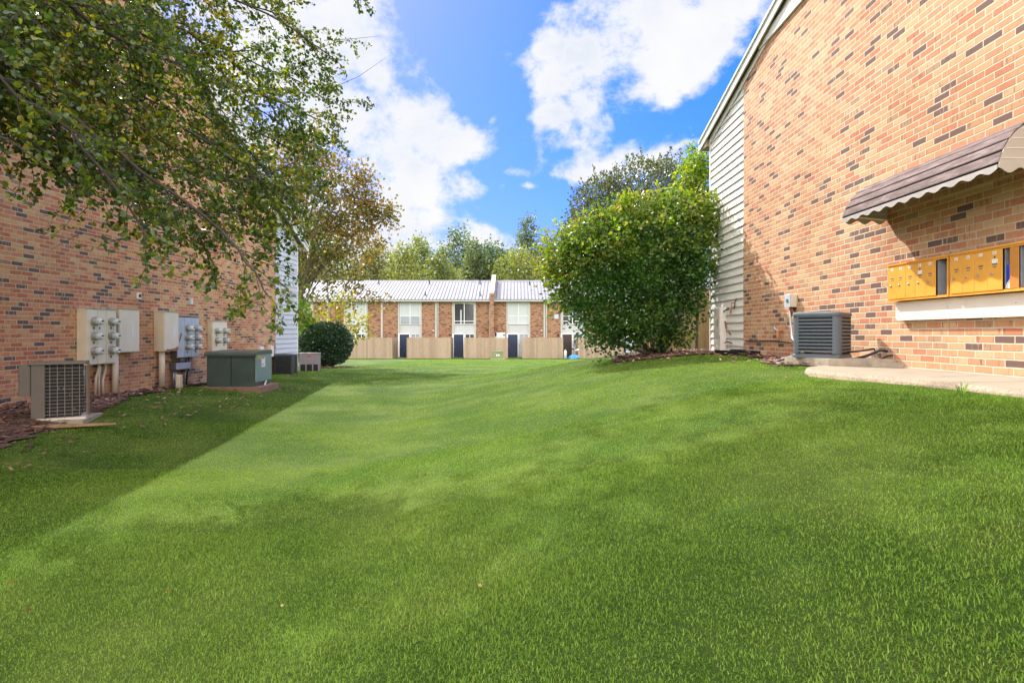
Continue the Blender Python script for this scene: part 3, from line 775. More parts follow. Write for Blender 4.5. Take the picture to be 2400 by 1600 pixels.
# ================================================================== LEFT WALL FIXTURES  (local frame: x along wall, -y out of wall)
LW = XL + .03     # face of the brick leaf
def zl(px, X=7.57): return X * F / (1206 - px)
def meter(parent, x, z, y0, r=.085, first=[]):
    """one electricity meter; copies share the mesh"""
    if first:
        m = first[0].copy(); COL.objects.link(m); m.parent = parent; m.location = (x, y0, z)
        for ch in first[0].children:
            c = ch.copy(); COL.objects.link(c); c.parent = m
        return m
    m = MB(); m.lathe_y(0, 0, [(0, r), (-.035, r), (-.05, r * .96), (-.052, r * .86)], 22)
    o = m.build('meter', M['meter_ring'], parent, smooth=False); o.location = (x, y0, z)
    g = MB(); g.lathe_y(0, 0, [(-.05, r * .82), (-.12, r * .80), (-.145, r * .74), (-.155, r * .60)], 22); g.build('meter_cover', M['meter_glass'], o, smooth=True)
    d = MB(); d.lathe_y(0, 0, [(-.1551, r * .56), (-.158, r * .55)], 22); d.build('dial', M['meter_face'], o)
    b = MB(); b.box(-.03, .03, -.161, -.1582, -.005, .018); b.build('display', M['ink'], o)
    first.append(o); return o

def cabinet(label, ya, yb, depth, z0, z1, body, face, meters=(), seams=(), mr=.078, extra=None, name='meter_cabinet', cat='meter cabinet'):
    rt = thing(name, label, cat, (LW, ya, z0), R(90)); w = yb - ya; H = z1 - z0
    m = MB(); m.bevbox(0, w, -depth, 0, 0, H, .008); m.build('body', body, rt)
    f = MB(); xs = [.006] + list(seams) + [w - .006]
    for a, b in zip(xs[:-1], xs[1:]):
        f.bevbox(a + .004, b - .004, -depth - .007, -depth - .0005, .012, H - .014, .003)
    f.build('front_cover', face, rt)
    hood = MB(); hood.box(-.008, w + .008, -depth - .016, .0, H + .001, H + .012); hood.build('rain_lip', body, rt)
    for (mx, mz) in meters: meter(rt, mx, mz, -depth - .0075, mr)
    for (mx, mz) in meters:
        q = MB(); q.box(mx - .022, mx + .022, -depth - .0105, -depth - .0076, mz - mr - .055, mz - mr - .02); q.build('number_plate', M['dark_gray'], rt)
    if extra: extra(rt, w, H, depth)
    return rt
def pipe(rt, pts, r, mat='pipe_beige', name='conduit'):
    m = MB(); m.tube(pts, r, 10); return m.build(name, M[mat], rt, smooth=True)

def exA(rt, w, H, d):
    b = -.58
    pipe(rt, [(.10, -.07, 0), (.10, -.07, -.12), (.05, -.07, -.22), (.04, -.07, b)], .022)
    pipe(rt, [(.06, -.11, 0), (.06, -.11, -.3), (.06, -.11, b)], .012, 'dark_gray')
    pipe(rt, [(.44, -.07, 0), (.44, -.07, -.08), (.37, -.07, -.24), (.36, -.07, b)], .022)
    pipe(rt, [(.47, -.07, 0), (.47, -.07, -.1), (.44, -.07, -.25), (.44, -.07, b)], .02)
    pipe(rt, [(.62, -.06, 0), (.62, -.06, -.12), (.55, -.06, -.3), (.55, -.06, b)], .022)
    for sx in (.17, .34): pipe(rt, [(sx, -d - .012, H - .02), (sx, -d - .006, H + .05)], .004, 'dark_gray', 'latch')
    q = MB(); q.box(.3, .33, -d - .010, -d - .0076, H - .36, H - .32); q.build('sticker', M['blue'], rt)
A = cabinet('wide beige six meter cabinet, nearest to the camera on the left brick wall', 9.95, 10.70, .17, -.55, .435, M['beige_metal'], M['beige_face'],
        [(.17, .76), (.17, .50), (.17, .24), (.60, .76), (.60, .50), (.60, .24)], [.27, .48], extra=exA)
def exB(rt, w, H, d):
    q = MB(); q.box(w * .58, w * .70, -d - .010, -d - .0075, H * .33, H * .64); q.build('sticker', M['label'], rt)
    pipe(rt, [(.02, -.08, 0), (.02, -.08, -.76)], .055)
    pipe(rt, [(w * .7, -d - .01, .01), (w * .6, -d - .01, -.015)], .006, 'dark_gray', 'latch')
cabinet('plain beige switch box joined to the wide six meter cabinet, white sticker on its cover', 10.78, 11.36, .17, -.36, .46, M['beige_metal'], M['beige_face'], extra=exB, name='switch_box', cat='electrical box')
def exC(rt, w, H, d):
    q = MB(); q.box(w * .60, w * .78, -d - .010, -d - .0075, H * .38, H * .64); q.build('sticker', M['label'], rt)
    pipe(rt, [(.12, -.10, 0), (.12, -.10, -.75)], .058)
    q = MB(); q.add([(w * .1, -d - .0085, .012), (w * .97, -d - .0085, .012), (w * .95, -d - .0085, .10), (w * .72, -d - .0085, .055), (w * .4, -d - .0085, .04), (w * .15, -d - .0085, .045)], [(0, 1, 2, 3, 4, 5)]); q.build('rust_patch', M['rust'], rt)
cabinet('deep beige box with rusty lower edge, left of the blue gray meter cabinet', 12.08, 12.60, .22, -.376, .456, M['beige_metal'], M['beige_face'], extra=exC, name='switch_box', cat='electrical box')
def exD(rt, w, H, d):
    for sx in (.30, .36, .42): pipe(rt, [(sx, -.06, 0), (sx, -.06, -.10)], .018, 'galv')
    pipe(rt, [(.55, -.06, 0), (.55, -.07, -.22), (.47, -.07, -.34), (.44, -.07, -.62)], .018, 'galv')
    pipe(rt, [(.60, -.06, 0), (.60, -.07, -.22), (.54, -.07, -.34), (.50, -.07, -.62)], .018, 'black')
    q = MB(); q.add([(.05, -d - .012, .36), (.10, -d - .012, .38), (.16, -d - .03, .56), (.12, -d - .03, .55)], [(0, 1, 2, 3)]); q.build('lever', M['rust'], rt)
cabinet('blue gray six meter cabinet in the middle of the left brick wall', 12.66, 13.55, .15, -.545, .375, M['dark_gray'], M['gray_metal'],
        [(.38, .66), (.38, .45), (.38, .24), (.72, .66), (.72, .45), (.72, .24)], [.28, .55], mr=.085, extra=exD)
def trough():
    rt = thing('wiring_trough', 'narrow blue gray wiring trough low on the wall under the blue gray meter cabinet', 'electrical box', (LW, 12.62, -.80), R(90))
    m = MB(); m.bevbox(0, .56, -.15, 0, 0, .15, .006); m.build('body', M['dark_gray'], rt)
    m = MB(); m.bevbox(.005, .555, -.158, -.1505, .006, .145, .003); m.build('cover', M['gray_metal'], rt)
    for sx in (.05, .10, .15): pipe(rt, [(sx, -.07, 0), (sx, -.07, -.40)], .02, 'galv')
    q = MB(); q.bevbox(-.12, .02, -.30, -.20, -.42, -.10, .02); q.build('post_stub', M['pipe_beige'], rt)
    pipe(rt, [(-.35, -.05, .12), (-.2, -.05, .2), (-.05, -.06, .18), (.2, -.08, .16), (.3, -.07, .15)], .01, 'black', 'cable')
trough()
def exE(rt, w, H, d): pipe(rt, [(.3, -.06, 0), (.3, -.06, -.7)], .03); pipe(rt, [(.35, -.05, H + .012), (.42, -.05, H + .05), (.6, -.04, H + .03)], .012, 'dark_gray', 'cable')
cabinet('beige four meter cabinet behind the green transformer, farthest on the left brick wall', 14.18, 14.90, .13, -.44, .30, M['beige_metal'], M['beige_face'], [(.17, .50), (.17, .26), (.55, .50), (.55, .26)], [.36], mr=.08, extra=exE)

def vent_small():
    rt = thing('wall_vent', 'small white square vent with dark round opening on the left brick wall', 'vent', (LW, zl(324), (781 - 693) * zl(324) / F), R(90))
    m = MB(); m.bevbox(-.055, .055, -.03, 0, -.065, .065, .005); m.build('plate', M['white'], rt)
    m = MB(); m.lathe_y(0, 0, [(-.0305, .04), (-.036, .04), (-.036, .0335)], 16); m.build('ring', M['galv'], rt)
    m = MB(); m.lathe_y(0, 0, [(-.0365, .033), (-.0375, .033)], 16); m.build('opening', M['black'], rt)
    rt = thing('junction_box', 'little gray junction box on the left brick wall above the blue gray meter cabinet', 'junction box', (LW, zl(444), (781 - 706) * zl(444) / F), R(90))
    m = MB(); m.bevbox(-.04, .04, -.06, 0, -.07, .07, .006); m.build('body', M['gray_metal'], rt)
    m = MB(); m.bevbox(-.034, .034, -.066, -.0605, -.062, .062, .004); m.build('cover', M['white'], rt)
    for lab, p, in (('pale upright disconnect box on the left brick wall just above the green transformer', 606), ('farther pale disconnect box on the left brick wall near the transformer corner', 630)):
        rt = thing('disconnect_box', lab, 'electrical box', (LW, zl(p), -.72), R(90), 'pale disconnect boxes behind the transformer')
        m = MB(); m.bevbox(-.12, .12, -.10, 0, 0, .34, .01); m.build('body', M['beige_metal'], rt)
        m = MB(); m.bevbox(-.115, .115, -.112, -.101, .01, .33, .006); m.build('cover', M['white'], rt)
        pipe(rt, [(0, -.05, 0), (0, -.05, -.7)], .02, 'galv')
vent_small()
def siding_lamp():
    y = 19.4; h = (781 - 688) * y / F
    rt = thing('floodlight', 'small twin floodlight on the white siding strip of the left building', 'lamp', (XL + .02, y, h), R(90))
    m = MB(); m.lathe_y(0, .12, [(0, .09), (-.03, .09), (-.05, .06)], 14); m.build('mount', M['beige_metal'], rt)
    for sx in (-.09, .09):
        m = MB(); m.tube([(0, -.05, .1), (sx, -.1, .0), (sx * 1.1, -.17, -.08)], [.012, .03, .075], 10); m.build('lamp_head', M['galv'], rt)
siding_lamp()

# ================================================================== CONDENSERS AND TRANSFORMER
def place(px, y, g=None): x = (px - 1206) * y / F; return x, y
def ac_louvre(name, label, loc, rz, W, H, paintm, dark, n=9, pad=None, fins=True, postw=.10, inset=.02, D=None):
    """square condenser: solid corner posts, horizontal louvre rails with coil behind, domed top lid"""
    D = D or W; rt = thing(name, label, 'air conditioner', loc, rz)
    hw, hd = W / 2, D / 2; z0 = .05
    c = MB(); c.box(-hw + inset + .02, hw - inset - .02, -hd + inset + .02, hd - inset - .02, z0 + .03, H - .05); c.build('coil', dark, rt)
    for sx in (-1, 1):
        for sy in (-1, 1):
            p = MB(); poly = []
            cx, cy = sx * (hw - postw), sy * (hd - postw)
            for k in range(7):
                a = math.pi / 2 * k / 6; poly.append((cx + sx * postw * math.cos(a), cy + sy * postw * math.sin(a)))
            poly += [(cx, cy)]
            p.prism(poly, 2, z0 + .001, H - .041); p.build('corner_post', paintm, rt)
    r = MB(); dz = (H - .05 - z0 - .03) / n
    for k in range(n + 1):
        z = z0 + .03 + k * dz
        for a, b, cc, d in ((-hw + postw, hw - postw, -hd, -hd + .022), (-hw + postw, hw - postw, hd - .022, hd)): r.prism([(cc, z - .009), (cc + (.008 if cc < 0 else -.008) * 0 + 0, z + .009), (d, z + .012), (d, z - .012)], 0, a, b)
        for a, b, cc, d in ((-hd + postw, hd - postw, -hw, -hw + .022), (-hd + postw, hd - postw, hw - .022, hw)): r.prism([(cc, z - .009), (cc, z + .009), (d, z + .012), (d, z - .012)], 1, a, b)
    r.build('louvre_rails', paintm, rt)
    if fins:
        fn = MB(); x = -hw + postw
        while x < hw - postw:
            fn.box(x, x + .003, -hd + .024, -hd + .03, z0 + .03, H - .05); fn.box(-hw + .024, -hw + .03, x, x + .003, z0 + .03, H - .05); fn.box(hw - .03, hw - .024, x, x + .003, z0 + .03, H - .05); x += .014
        fn.build('wire_fins', M['dark_gray'], rt)
    t = MB(); rad = postw
    def ringpts(o, z):
        P = []
        for (sx, sy) in ((1, 1), (-1, 1), (-1, -1), (1, -1)):
            for k in range(6):
                a = math.pi / 2 * k / 5; a0 = {(1, 1): 0, (-1, 1): math.pi / 2, (-1, -1): math.pi, (1, -1): 1.5 * math.pi}[(sx, sy)]
                P.append((sx * (hw - rad) + (rad + o) * math.cos(a + a0), sy * (hd - rad) + (rad + o) * math.sin(a + a0), z))
        return P
    rings = [ringpts(.012, H - .04), ringpts(.012, H - .012), ringpts(-.005, H), ringpts(-.06, H + .008)]
    nn = len(rings[0]); V = sum(rings, []); Fc = [tuple(range(nn))[::-1], tuple(range(3 * nn, 4 * nn))]
    for k in range(3):
        for i in range(nn): Fc.append((k * nn + i, k * nn + (i + 1) % nn, (k + 1) * nn + (i + 1) % nn, (k + 1) * nn + i))
    t.add(V, Fc); t.build('lid', paintm, rt, smooth=False)
    fg = MB()
    for q in range(1, 8):
        rr = (hw - .08) * q / 8 * 1.1; pts = [(rr * math.cos(a * math.pi / 12), rr * math.sin(a * math.pi / 12), H + .03 - .02 * q / 8) for a in range(25)]
        fg.tube(pts, .004, 5)
    for q in range(6): a = q * math.pi / 3; fg.tube([(0, 0, H + .03), ((hw - .06) * math.cos(a), (hw - .06) * math.sin(a), H + .01)], .004, 5)
    fg.build('fan_grille', M['dark_gray'], rt)
    b = MB(); b.bevbox(-hw + .005, hw - .005, -hd + .005, hd - .005, 0, z0, .02); b.build('base_pan', paintm, rt)
    return rt

# right hand unit and its concrete pad
def right_ac():
    pad = thing('equipment_pad', 'weathered concrete pad under the gray condenser by the right wall', 'concrete pad', (4.05, 7.2, -.45))
    m = MB(); th = .13
    poly = [(-.30, -.32), (.42, -.45), (.44, .52), (-.46, .46)]
    m.prism(poly, 2, -.03, .145); m.build('slab', M['concrete'], pad)
    m = MB(); m.prism([(.10, -.52), (.43, -.60), (.43, -.462), (.10, -.402)], 2, -.03, .110); m.build('slab_strip', M['concrete'], pad)
    rt = ac_louvre('condenser_unit', 'gray louvred condenser with rounded corners on a concrete pad by the sunlit brick wall', (3.94, 7.38, -.304), R(-44), .56, .565, M['ac_gray'], M['coil'], n=10, postw=.085)
    p = MB(); p.tube([(4.46, 7.1, -.24), (4.40, 7.05, -.19), (4.25, 7.1, -.22), (4.1, 7.3, -.25)], .012, 6)
    p.tube([(4.49, 6.9, -.22), (4.42, 6.95, -.20), (4.3, 7.05, -.28), (4.2, 7.2, -.33)], .016, 6)
    p.tube([(4.49, 6.78, -.25), (4.44, 6.86, -.27), (4.36, 6.95, -.34), (4.3, 7.1, -.36)], .010, 6)
    tag(p.build('refrigerant_lines', M['black'], smooth=True), 'dark cables and insulated lines between the gray condenser and the right wall', 'pipes')
    # disconnect box with conduit
    rb = thing('disconnect_box', 'small silver disconnect box on the sunlit right wall above the condenser', 'electrical box', (XR - .03, 9.2, .42), R(-90))
    m = MB(); m.bevbox(-.09, .09, -.10, 0, 0, .20, .008); m.build('body', M['beige_metal'], rb)
    m = MB(); m.bevbox(-.093, .093, -.116, -.101, -.003, .205, .008); m.build('cover', M['gray_metal'], rb)
    m = MB(); m.bevbox(-.02, .035, -.13, -.117, .08, .13, .004); m.build('latch', M['dark_gray'], rb)
    pipe(rb, [(-.03, -.05, 0), (-.03, -.05, -.22), (.1, -.08, -.5), (.5, -.2, -.6)], .018, 'galv'); pipe(rb, [(.03, -.05, 0), (.03, -.05, -.15)], .016, 'copper')
    # spigot
    sp = thing('hose_bib', 'rusty outdoor tap on the sunlit right wall beside the condenser', 'tap', (XR - .03, 9.6, .04), R(-90))
    m = MB(); m.tube([(0, 0, 0), (0, -.06, 0), (.02, -.09, -.02), (.05, -.11, -.10), (.06, -.11, -.14)], [.022, .022, .028, .02, .016], 8); m.build('spout', M['rust'], sp)
    m = MB(); m.tube([(-.01, -.08, .0), (-.05, -.1, .03)], .014, 8); m.tube([(-.10, -.1, .06), (-.05, -.1, .03), (-.07, -.1, -.03)], .012, 6); m.build('handle', M['galv'], sp)
    # cable stapled along the wall
    c = MB(); pts = [(XR - .05, 11.1 - .3 * k + .02 * math.sin(k), -.14 - .012 * math.sin(k * 1.3)) for k in range(11)]; c.tube(pts, .010, 5)
    tag(c.build('wall_cable', M['black']), 'thin black cable running low along the sunlit right wall', 'cable')
    c = MB(); c.tube([(3.62, 8.0, -.40), (3.66, 7.9, -.36), (3.8, 7.75, -.28), (3.9, 7.6, -.27)], .012, 6); c.tube([(3.58, 7.9, -.41), (3.7, 7.75, -.36), (3.85, 7.6, -.3)], .010, 6)
    tag(c.build('ground_cable', M['black']), 'short black cables poking from the soil beside the concrete pad', 'cable')
    # black splash tray
    t = thing('splash_tray', 'black plastic splash tray on the soil where siding meets brick', 'tray', (4.18, 10.85, -.45), R(8))
    m = MB(); m.prism([(-.20, .0), (.2, .0), (.24, .13), (.21, .13), (.18, .02), (-.18, .02), (-.21, .13), (-.24, .13)], 1, -.42, .40); m.build('tray', M['black'], t)
    m = MB(); m.tube([(.05, -.4, .09), (.1, -.1, .12), (.0, .2, .11), (.12, .42, .08)], .035, 8); m.build('drain_hose', M['black'], t, smooth=True)
    h = MB(); h.tube([(4.3, 10.4, -.38), (4.35, 10.0, -.40), (4.32, 9.6, -.42), (4.38, 9.2, -.41), (4.2, 8.4, -.42)], .022, 8)
    tag(h.build('drain_hose', M['black'], smooth=True), 'black corrugated hose lying along the foot of the right wall', 'hose')
    # line set cover on siding
    lc = thing('line_cover', 'tall cream utility cover standing against the siding by the big bush', 'utility box', (XR, 12.35, -.50), R(-90))
    m = MB(); m.bevbox(-.20, .20, -.16, -.022, 0, 1.05, .015); m.build('body', M['board'], lc)
    m = MB(); m.bevbox(-.18, .18, -.17, -.161, .45, 1.02, .004); m.build('cover', M['board'], lc)
    m = MB()
    for k in range(4): m.box(.02 + .018 * (k % 2), .09, -.174, -.1705, .66 + k * .04, .68 + k * .04)
    m.build('label_print', M['dark_gray'], lc)
    pipe(lc, [(.15, -.08, .95), (.32, -.1, .98), (.46, -.08, 1.0)], .014, 'black', 'line'); pipe(lc, [(.2, -.06, .75), (.36, -.1, .6), (.5, -.06, .48)], .014, 'copper', 'line'); pipe(lc, [(.2, -.06, .3), (.4, -.09, .33), (.55, -.05, .3)], .012, 'black', 'line')
    tp = thing('pipe_stub', 'rusty pipe stub on the siding beside the tall utility cover', 'pipe', (XR, 11.75, .62), R(-90))
    m = MB(); m.tube([(0, 0, 0), (.0, -.07, 0), (.02, -.09, -.12), (-.02, -.08, -.22)], .014, 6); m.build('pipe', M['rust'], tp)
    m = MB(); m.tube([(.14, -.02, .1), (.14, -.06, 0), (.12, -.06, -.12)], .01, 6); m.build('wire', M['black'], tp)
right_ac()

def transformer():
    x, y = -6.15, 13.15; g = -1.30
    pad = thing('transformer_pad', 'reddish clay stained concrete pad under the green transformer', 'concrete pad', (x, y, g), R(3))
    m = MB(); m.box(-.84, .50, -.40, .70, -.1, .11); m.build('slab', M['concrete_red'], pad)
    rt = thing('pad_transformer', 'dark green pad mounted transformer with pale side panel by the left wall', 'transformer', (x, y, g + .11), R(3))
    b = MB(); b.bevbox(-.72, .34, -.30, .62, 0, .70, .02); b.build('tank', M['xf_green'], rt)
    s = MB(); s.box(-.19, -.175, -.306, -.3005, .02, .70); s.build('door_seam', M['black'], rt)
    lid = MB(); lid.prism([(-.36, .685), (-.36, .73), (-.31, .775), (.62, .80), (.66, .74), (.66, .705)], 0, -.75, .37); lid.build('lid', M['xf_green'], rt)
    p = MB(); p.bevbox(.3405, .372, -.31, .60, .10, .704, .006); p.build('side_panel', M['xf_panel'], rt)
    st = MB(); st.box(.3725, .375, -.02, .20, .42, .64); st.build('sticker', M['label'], rt)
    st = MB(); st.box(.3752, .377, 0, .13, .61, .635); st.box(.3752, .377, .02, .12, .47, .49); st.build('red_print', M['red_sticker'], rt)
    st = MB()
    for k in range(4): st.box(.3725, .375, -.25 + k * .055, -.215 + k * .055, .60, .69)
    st.build('warning_strip', M['yellow_sticker'], rt)
    f = MB(); f.box(.0, .34, -.31, -.302, .0, .09); f.build('foot_rail', M['xf_green'], rt)
    ln = MB(); ln.tube([(.42, .05, .0), (.40, .15, .05), (.36, .3, .09)], .02, 8); ln.build('conduit_stub', M['pipe_beige'], rt)
transformer()

def left_acs():
    # beige unit with open wire guard
    x, y = -6.34, 8.05; g = -1.25
    pad = thing('equipment_pad', 'low concrete pad under the old beige condenser at the left edge', 'concrete pad', (x, y, g + .0), R(20))
    m = MB(); m.box(-.40, .38, -.40, .42, -.1, .075); m.build('slab', M['concrete'], pad)
    rt = thing('condenser_unit', 'old brownish beige condenser with wire guard and dark coil by the left wall', 'air conditioner', (x, y, g + .075), R(33))
    W, H = .58, .78; h = W / 2
    c = MB(); c.box(-h + .04, h - .05, -h + .05, h - .02, .04, H - .05); c.build('coil', M['blackgrille'], rt)
    # debris and fins glimpsed behind the guard
    ch = MB()
    for k in range(14):
        a = random.uniform(-h + .25, h - .05); z = random.uniform(.08, H - .1); ch.box(a, a + random.uniform(.006, .02), -h + .044, -h + .048, z, z + random.uniform(.01, .04))
    ch.build('coil_debris', M['ac_beige'], rt)
    p = MB(); p.bevbox(-h, -h + .15, -h, -h + .035, .03, H - .03, .006); p.bevbox(-h - .0, -h + .03, -h + .036, h, .03, H - .03, .006); p.build('corner_panel', M['ac_beige'], rt)
    e = MB(); e.bevbox(-h - .13, -h - .002, -h + .03, -h + .42, .34, H - .035, .01); e.build('control_box', M['ac_beige'], rt)
    lid = MB(); lid.bevbox(-h - .03, h + .015, -h - .015, h + .015, H - .028, H, .01); lid.build('lid', M['ac_beige'], rt)
    bs = MB(); bs.bevbox(-h, h + .01, -h - .01, h, 0, .03, .008); bs.build('base_pan', M['board'], rt)
    gw = MB()
    for k in range(1, 15):
        z = .03 + (H - .06) * k / 15; gw.tube([(-h + .15, -h - .012, z), (h, -h - .012, z), (h + .012, -h, z), (h + .012, h, z)], .0026, 5)
    for k in range(0, 6):
        xx = -h + .20 + k * .08; gw.tube([(xx, -h - .016, .03), (xx, -h - .016, H - .03)], .0032, 5)
    for k in range(0, 8): yy = -h + .04 + k * .075; gw.tube([(h + .016, yy, .03), (h + .016, yy, H - .03)], .0032, 5)
    gw.build('wire_guard', M['wire'], rt)
    # insulated line to the left
    c = MB(); c.tube([(-7.5, 7.75, -.92), (-7.3, 7.5, -.98), (-7.1, 7.1, -1.08), (-7.0, 6.3, -1.11), (-6.6, 5.4, -1.14)], .022, 8)
    c.tube([(-7.1, 8.0, -.95), (-7.15, 7.4, -1.02), (-7.05, 6.8, -1.10), (-6.8, 6.0, -1.13)], .014, 8)
    tag(c.build('refrigerant_lines', M['black'], smooth=True), 'black insulated lines running from the beige condenser along the left wall', 'pipes')
    cu = MB(); cu.tube([(-6.55, 6.95, -1.18), (-6.42, 6.98, -1.18)], .035, 10); tag(cu.build('pipe_offcut', M['galv'], smooth=True), 'short pale pipe piece lying on the mulch before the beige condenser', 'pipe')
    b = MB(); b.add([(-6.35, 7.35, -1.21), (-5.52, 7.95, -1.25), (-5.47, 7.90, -1.25), (-6.2, 7.2, -1.21), (-6.35, 7.35, -1.17), (-5.52, 7.95, -1.23), (-5.47, 7.90, -1.23), (-6.2, 7.2, -1.17)],
                    [(0, 3, 2, 1), (4, 5, 6, 7), (0, 1, 5, 4), (1, 2, 6, 5), (2, 3, 7, 6), (3, 0, 4, 7)])
    tag(b.build('wood_plank', M['wood_near']), 'split pale wooden plank on the mulch in front of the beige condenser', 'plank')
    # black louvred unit and taupe unit further along
    x, y = place(668, 18.3); ac_louvre('condenser_unit', 'black louvred condenser beside the left building, second farthest', (x, y, -1.31), R(12), .66, .64, M['ac_black'], M['blackgrille'], n=8, fins=False, postw=.11)
    x, y = place(727, 20.4); rt = thing('condenser_unit', 'taupe box condenser beside the round clipped bush, farthest from the camera', 'air conditioner', (x, y, -1.38), R(14))
    h = .33; H = .66
    m = MB(); m.bevbox(-h, h, -h, h, .30, H, .01); m.build('upper_panel', M['ac_taupe'], rt)
    m = MB(); m.box(-h + .02, h - .02, -h + .02, h - .02, 0, .298); m.build('coil', M['blackgrille'], rt)
    m = MB()
    for sx in (-h, -h + .2, h - .24, h - .04):
        m.box(sx, sx + .04, -h, -h + .018, 0, .299)
    for sy in (-h + .04, -h + .22, h - .22, h - .04): m.box(h - .018, h, sy, sy + .035, 0, .299); m.box(-h, -h + .018, sy, sy + .035, 0, .299)
    m.build('grille_bars', M['ac_taupe'], rt)
    m = MB(); m.bevbox(-h - .015, h + .015, -h - .015, h + .015, H + .001, H + .03, .01); m.build('lid', M['ac_taupe'], rt)
    m = MB(); m.box(-.08, .06, -h - .003, -h - .0005, H - .1, H - .05); m.build('label', M['red_sticker'], rt)
    m = MB(); m.box(-h - .06, h + .06, -h - .06, h + .06, -.1, -.001); m.build('pad', M['concrete'], rt)
left_acs()

# ================================================================== MAILBOXES AND AWNING
def mailboxes():
    # local frame: origin at far end of the unit, x towards the camera along the wall, -y out of the wall
    zb, zt = .368, .785; H = zt - zb; D = .12
    def bank(label, y_far, doors, opens, ajar=None, mailin=None, bin_door=None):
        rt = thing('mailbox_bank', label, 'mailboxes', (XR - .03, y_far, zb), R(-90), 'ochre mailbox banks under the awning')
        W = sum(doors) + .03
        fr = MB(); fr.box(0, W, -D, -D + .012, 0, .022); fr.box(0, W, -D, -D + .012, H - .030, H); fr.box(0, .014, -D, -D + .012, .022, H - .030); fr.box(W - .016, W, -D, -D + .012, .022, H - .030)
        fr.box(0, W, -D + .0125, 0, H - .010, H - .001); fr.box(0, W, -D + .0125, 0, .001, .010); fr.box(.0005, .010, -D + .0125, 0, .011, H - .011); fr.box(W - .010, W - .0005, -D + .0125, 0, .011, H - .011)
        fr.build('frame', M['orange'], rt)
        fh = MB(); fh.box(.0, W, -D - .012, -D - .0005, H - .012, H + .004); fh.box(.0, W, -D - .008, -D - .0005, -.002, .008); fh.build('trim_lip', M['orange'], rt)
        bk = MB(); bk.box(.012, W - .012, -.012, -.004, .012, H - .012); bk.build('back_plate', M['mb_inside'], rt)
        x = .014
        for i, w in enumerate(doors):
            if i in opens:
                sd = MB(); sd.box(x + .001, x + .005, -D + .014, -.013, .024, H - .032); sd.box(x + w - .005, x + w - .001, -D + .014, -.013, .024, H - .032); sd.build('divider', M['mb_inside_side'], rt)
                if mailin == i:
                    ml = MB(); ml.box(x + .012, x + w - .012, -.10, -.03, .03, .24); ml.build('blue_mail', M['blue'], rt)
                    ml = MB(); ml.add([(x + .008, -.105, .03), (x + w - .01, -.108, .03), (x + w - .012, -.104, .12), (x + .01, -.102, .07)], [(0, 1, 2, 3)]); ml.build('white_mail', M['label'], rt)
                else:
                    s = MB(); s.box(x + w * .45, x + w * .62, -.0135, -.0125, H * .58, H * .70); s.build('sticker', M['label'], rt)
                x += w; continue
            if ajar == i:
                o = MB(); o.bevbox(0, w - .004, -.006, 0, .024, H - .034, .002); d = o.build('door', M['orange_dk'], rt); d.location = (x + w, -D, 0); d.rotation_euler = (0, 0, math.pi - R(-4))  # shade of the ajar door is in its darker colour
                x += w; continue
            dz = -D - .003 + random.uniform(-.0015, .001)
            o = MB(); o.bevbox(x + .0012, x + w - .0012, dz - .004, dz + .004, .024, H - .033, .0015); d = o.build('door', M['orange'], rt)
            yf = dz - .0042; cx = x + w * .5
            l = MB(); l.box(cx - .022, cx + .018, yf - .0012, yf, H * .83, H * .83 + .028); d2 = l.build('number_label', M['label'], d)
            ink = MB(); ink.box(cx - .012, cx - .007, yf - .0018, yf - .0013, H * .83 + .006, H * .83 + .022); ink.box(cx + .000, cx + .008, yf - .0018, yf - .0013, H * .83 + .006, H * .83 + .022); ink.build('number', M['orange_dk'], d)
            if bin_door == i:
                s = MB(); s.box(cx - .030, cx + .030, yf - .0014, yf, H * .64, H * .64 + .038); s.build('name_plate', M['label'], d)
                s = MB(); s.lathe_y(cx, H * .77, [(yf, .009), (yf - .002, .009)], 12); s.build('peephole', M['ink'], d)
            s = MB(); s.box(cx - .026, cx + .026, yf - .0014, yf, H * .60, H * .60 + .012); s.box(cx - .018, cx + .018, yf - .0014, yf, H * .60 - .022, H * .60 - .014)
            s.build('name_slot', M['dark_gray'], d)
            k = MB(); k.lathe_y(x + w * (.32), H * .42, [(yf, .012), (yf - .006, .012), (yf - .009, .007)], 14); k.build('lock', M['galv'], d)
            x += w
        return rt
    bank('sunlit far bank of ochre mailboxes whose rightmost compartment stands open', 6.71, [.145, .150, .153, .153, .153, .147], {5}, bin_door=3)
    bank('nearer bank of ochre mailboxes with blue mail showing in a narrow open slot', 5.755, [.155, .143, .154, .16, .070, .090, .13], {4, 6}, ajar=5, mailin=4, bin_door=3)
    b = thing('mounting_board', 'long cream painted board on the brick wall below the mailboxes', 'board', (XR - .03, 6.66, .148), R(-90))
    m = MB(); m.prism([(0, .208), (0, .03), (.03, 0), (2.6, 0), (2.6, .208)], 1, -.065, 0); m.build('board', M['board'], b)
    m = MB()
    for q in (.03, .8, 1.6):
        m.lathe_y(q, .12, [(-.0652, .006), (-.067, .005)], 8); m.lathe_y(q + .02, .05, [(-.0652, .005), (-.067, .004)], 8)
    m.build('screws', M['rust'], b)
mailboxes()

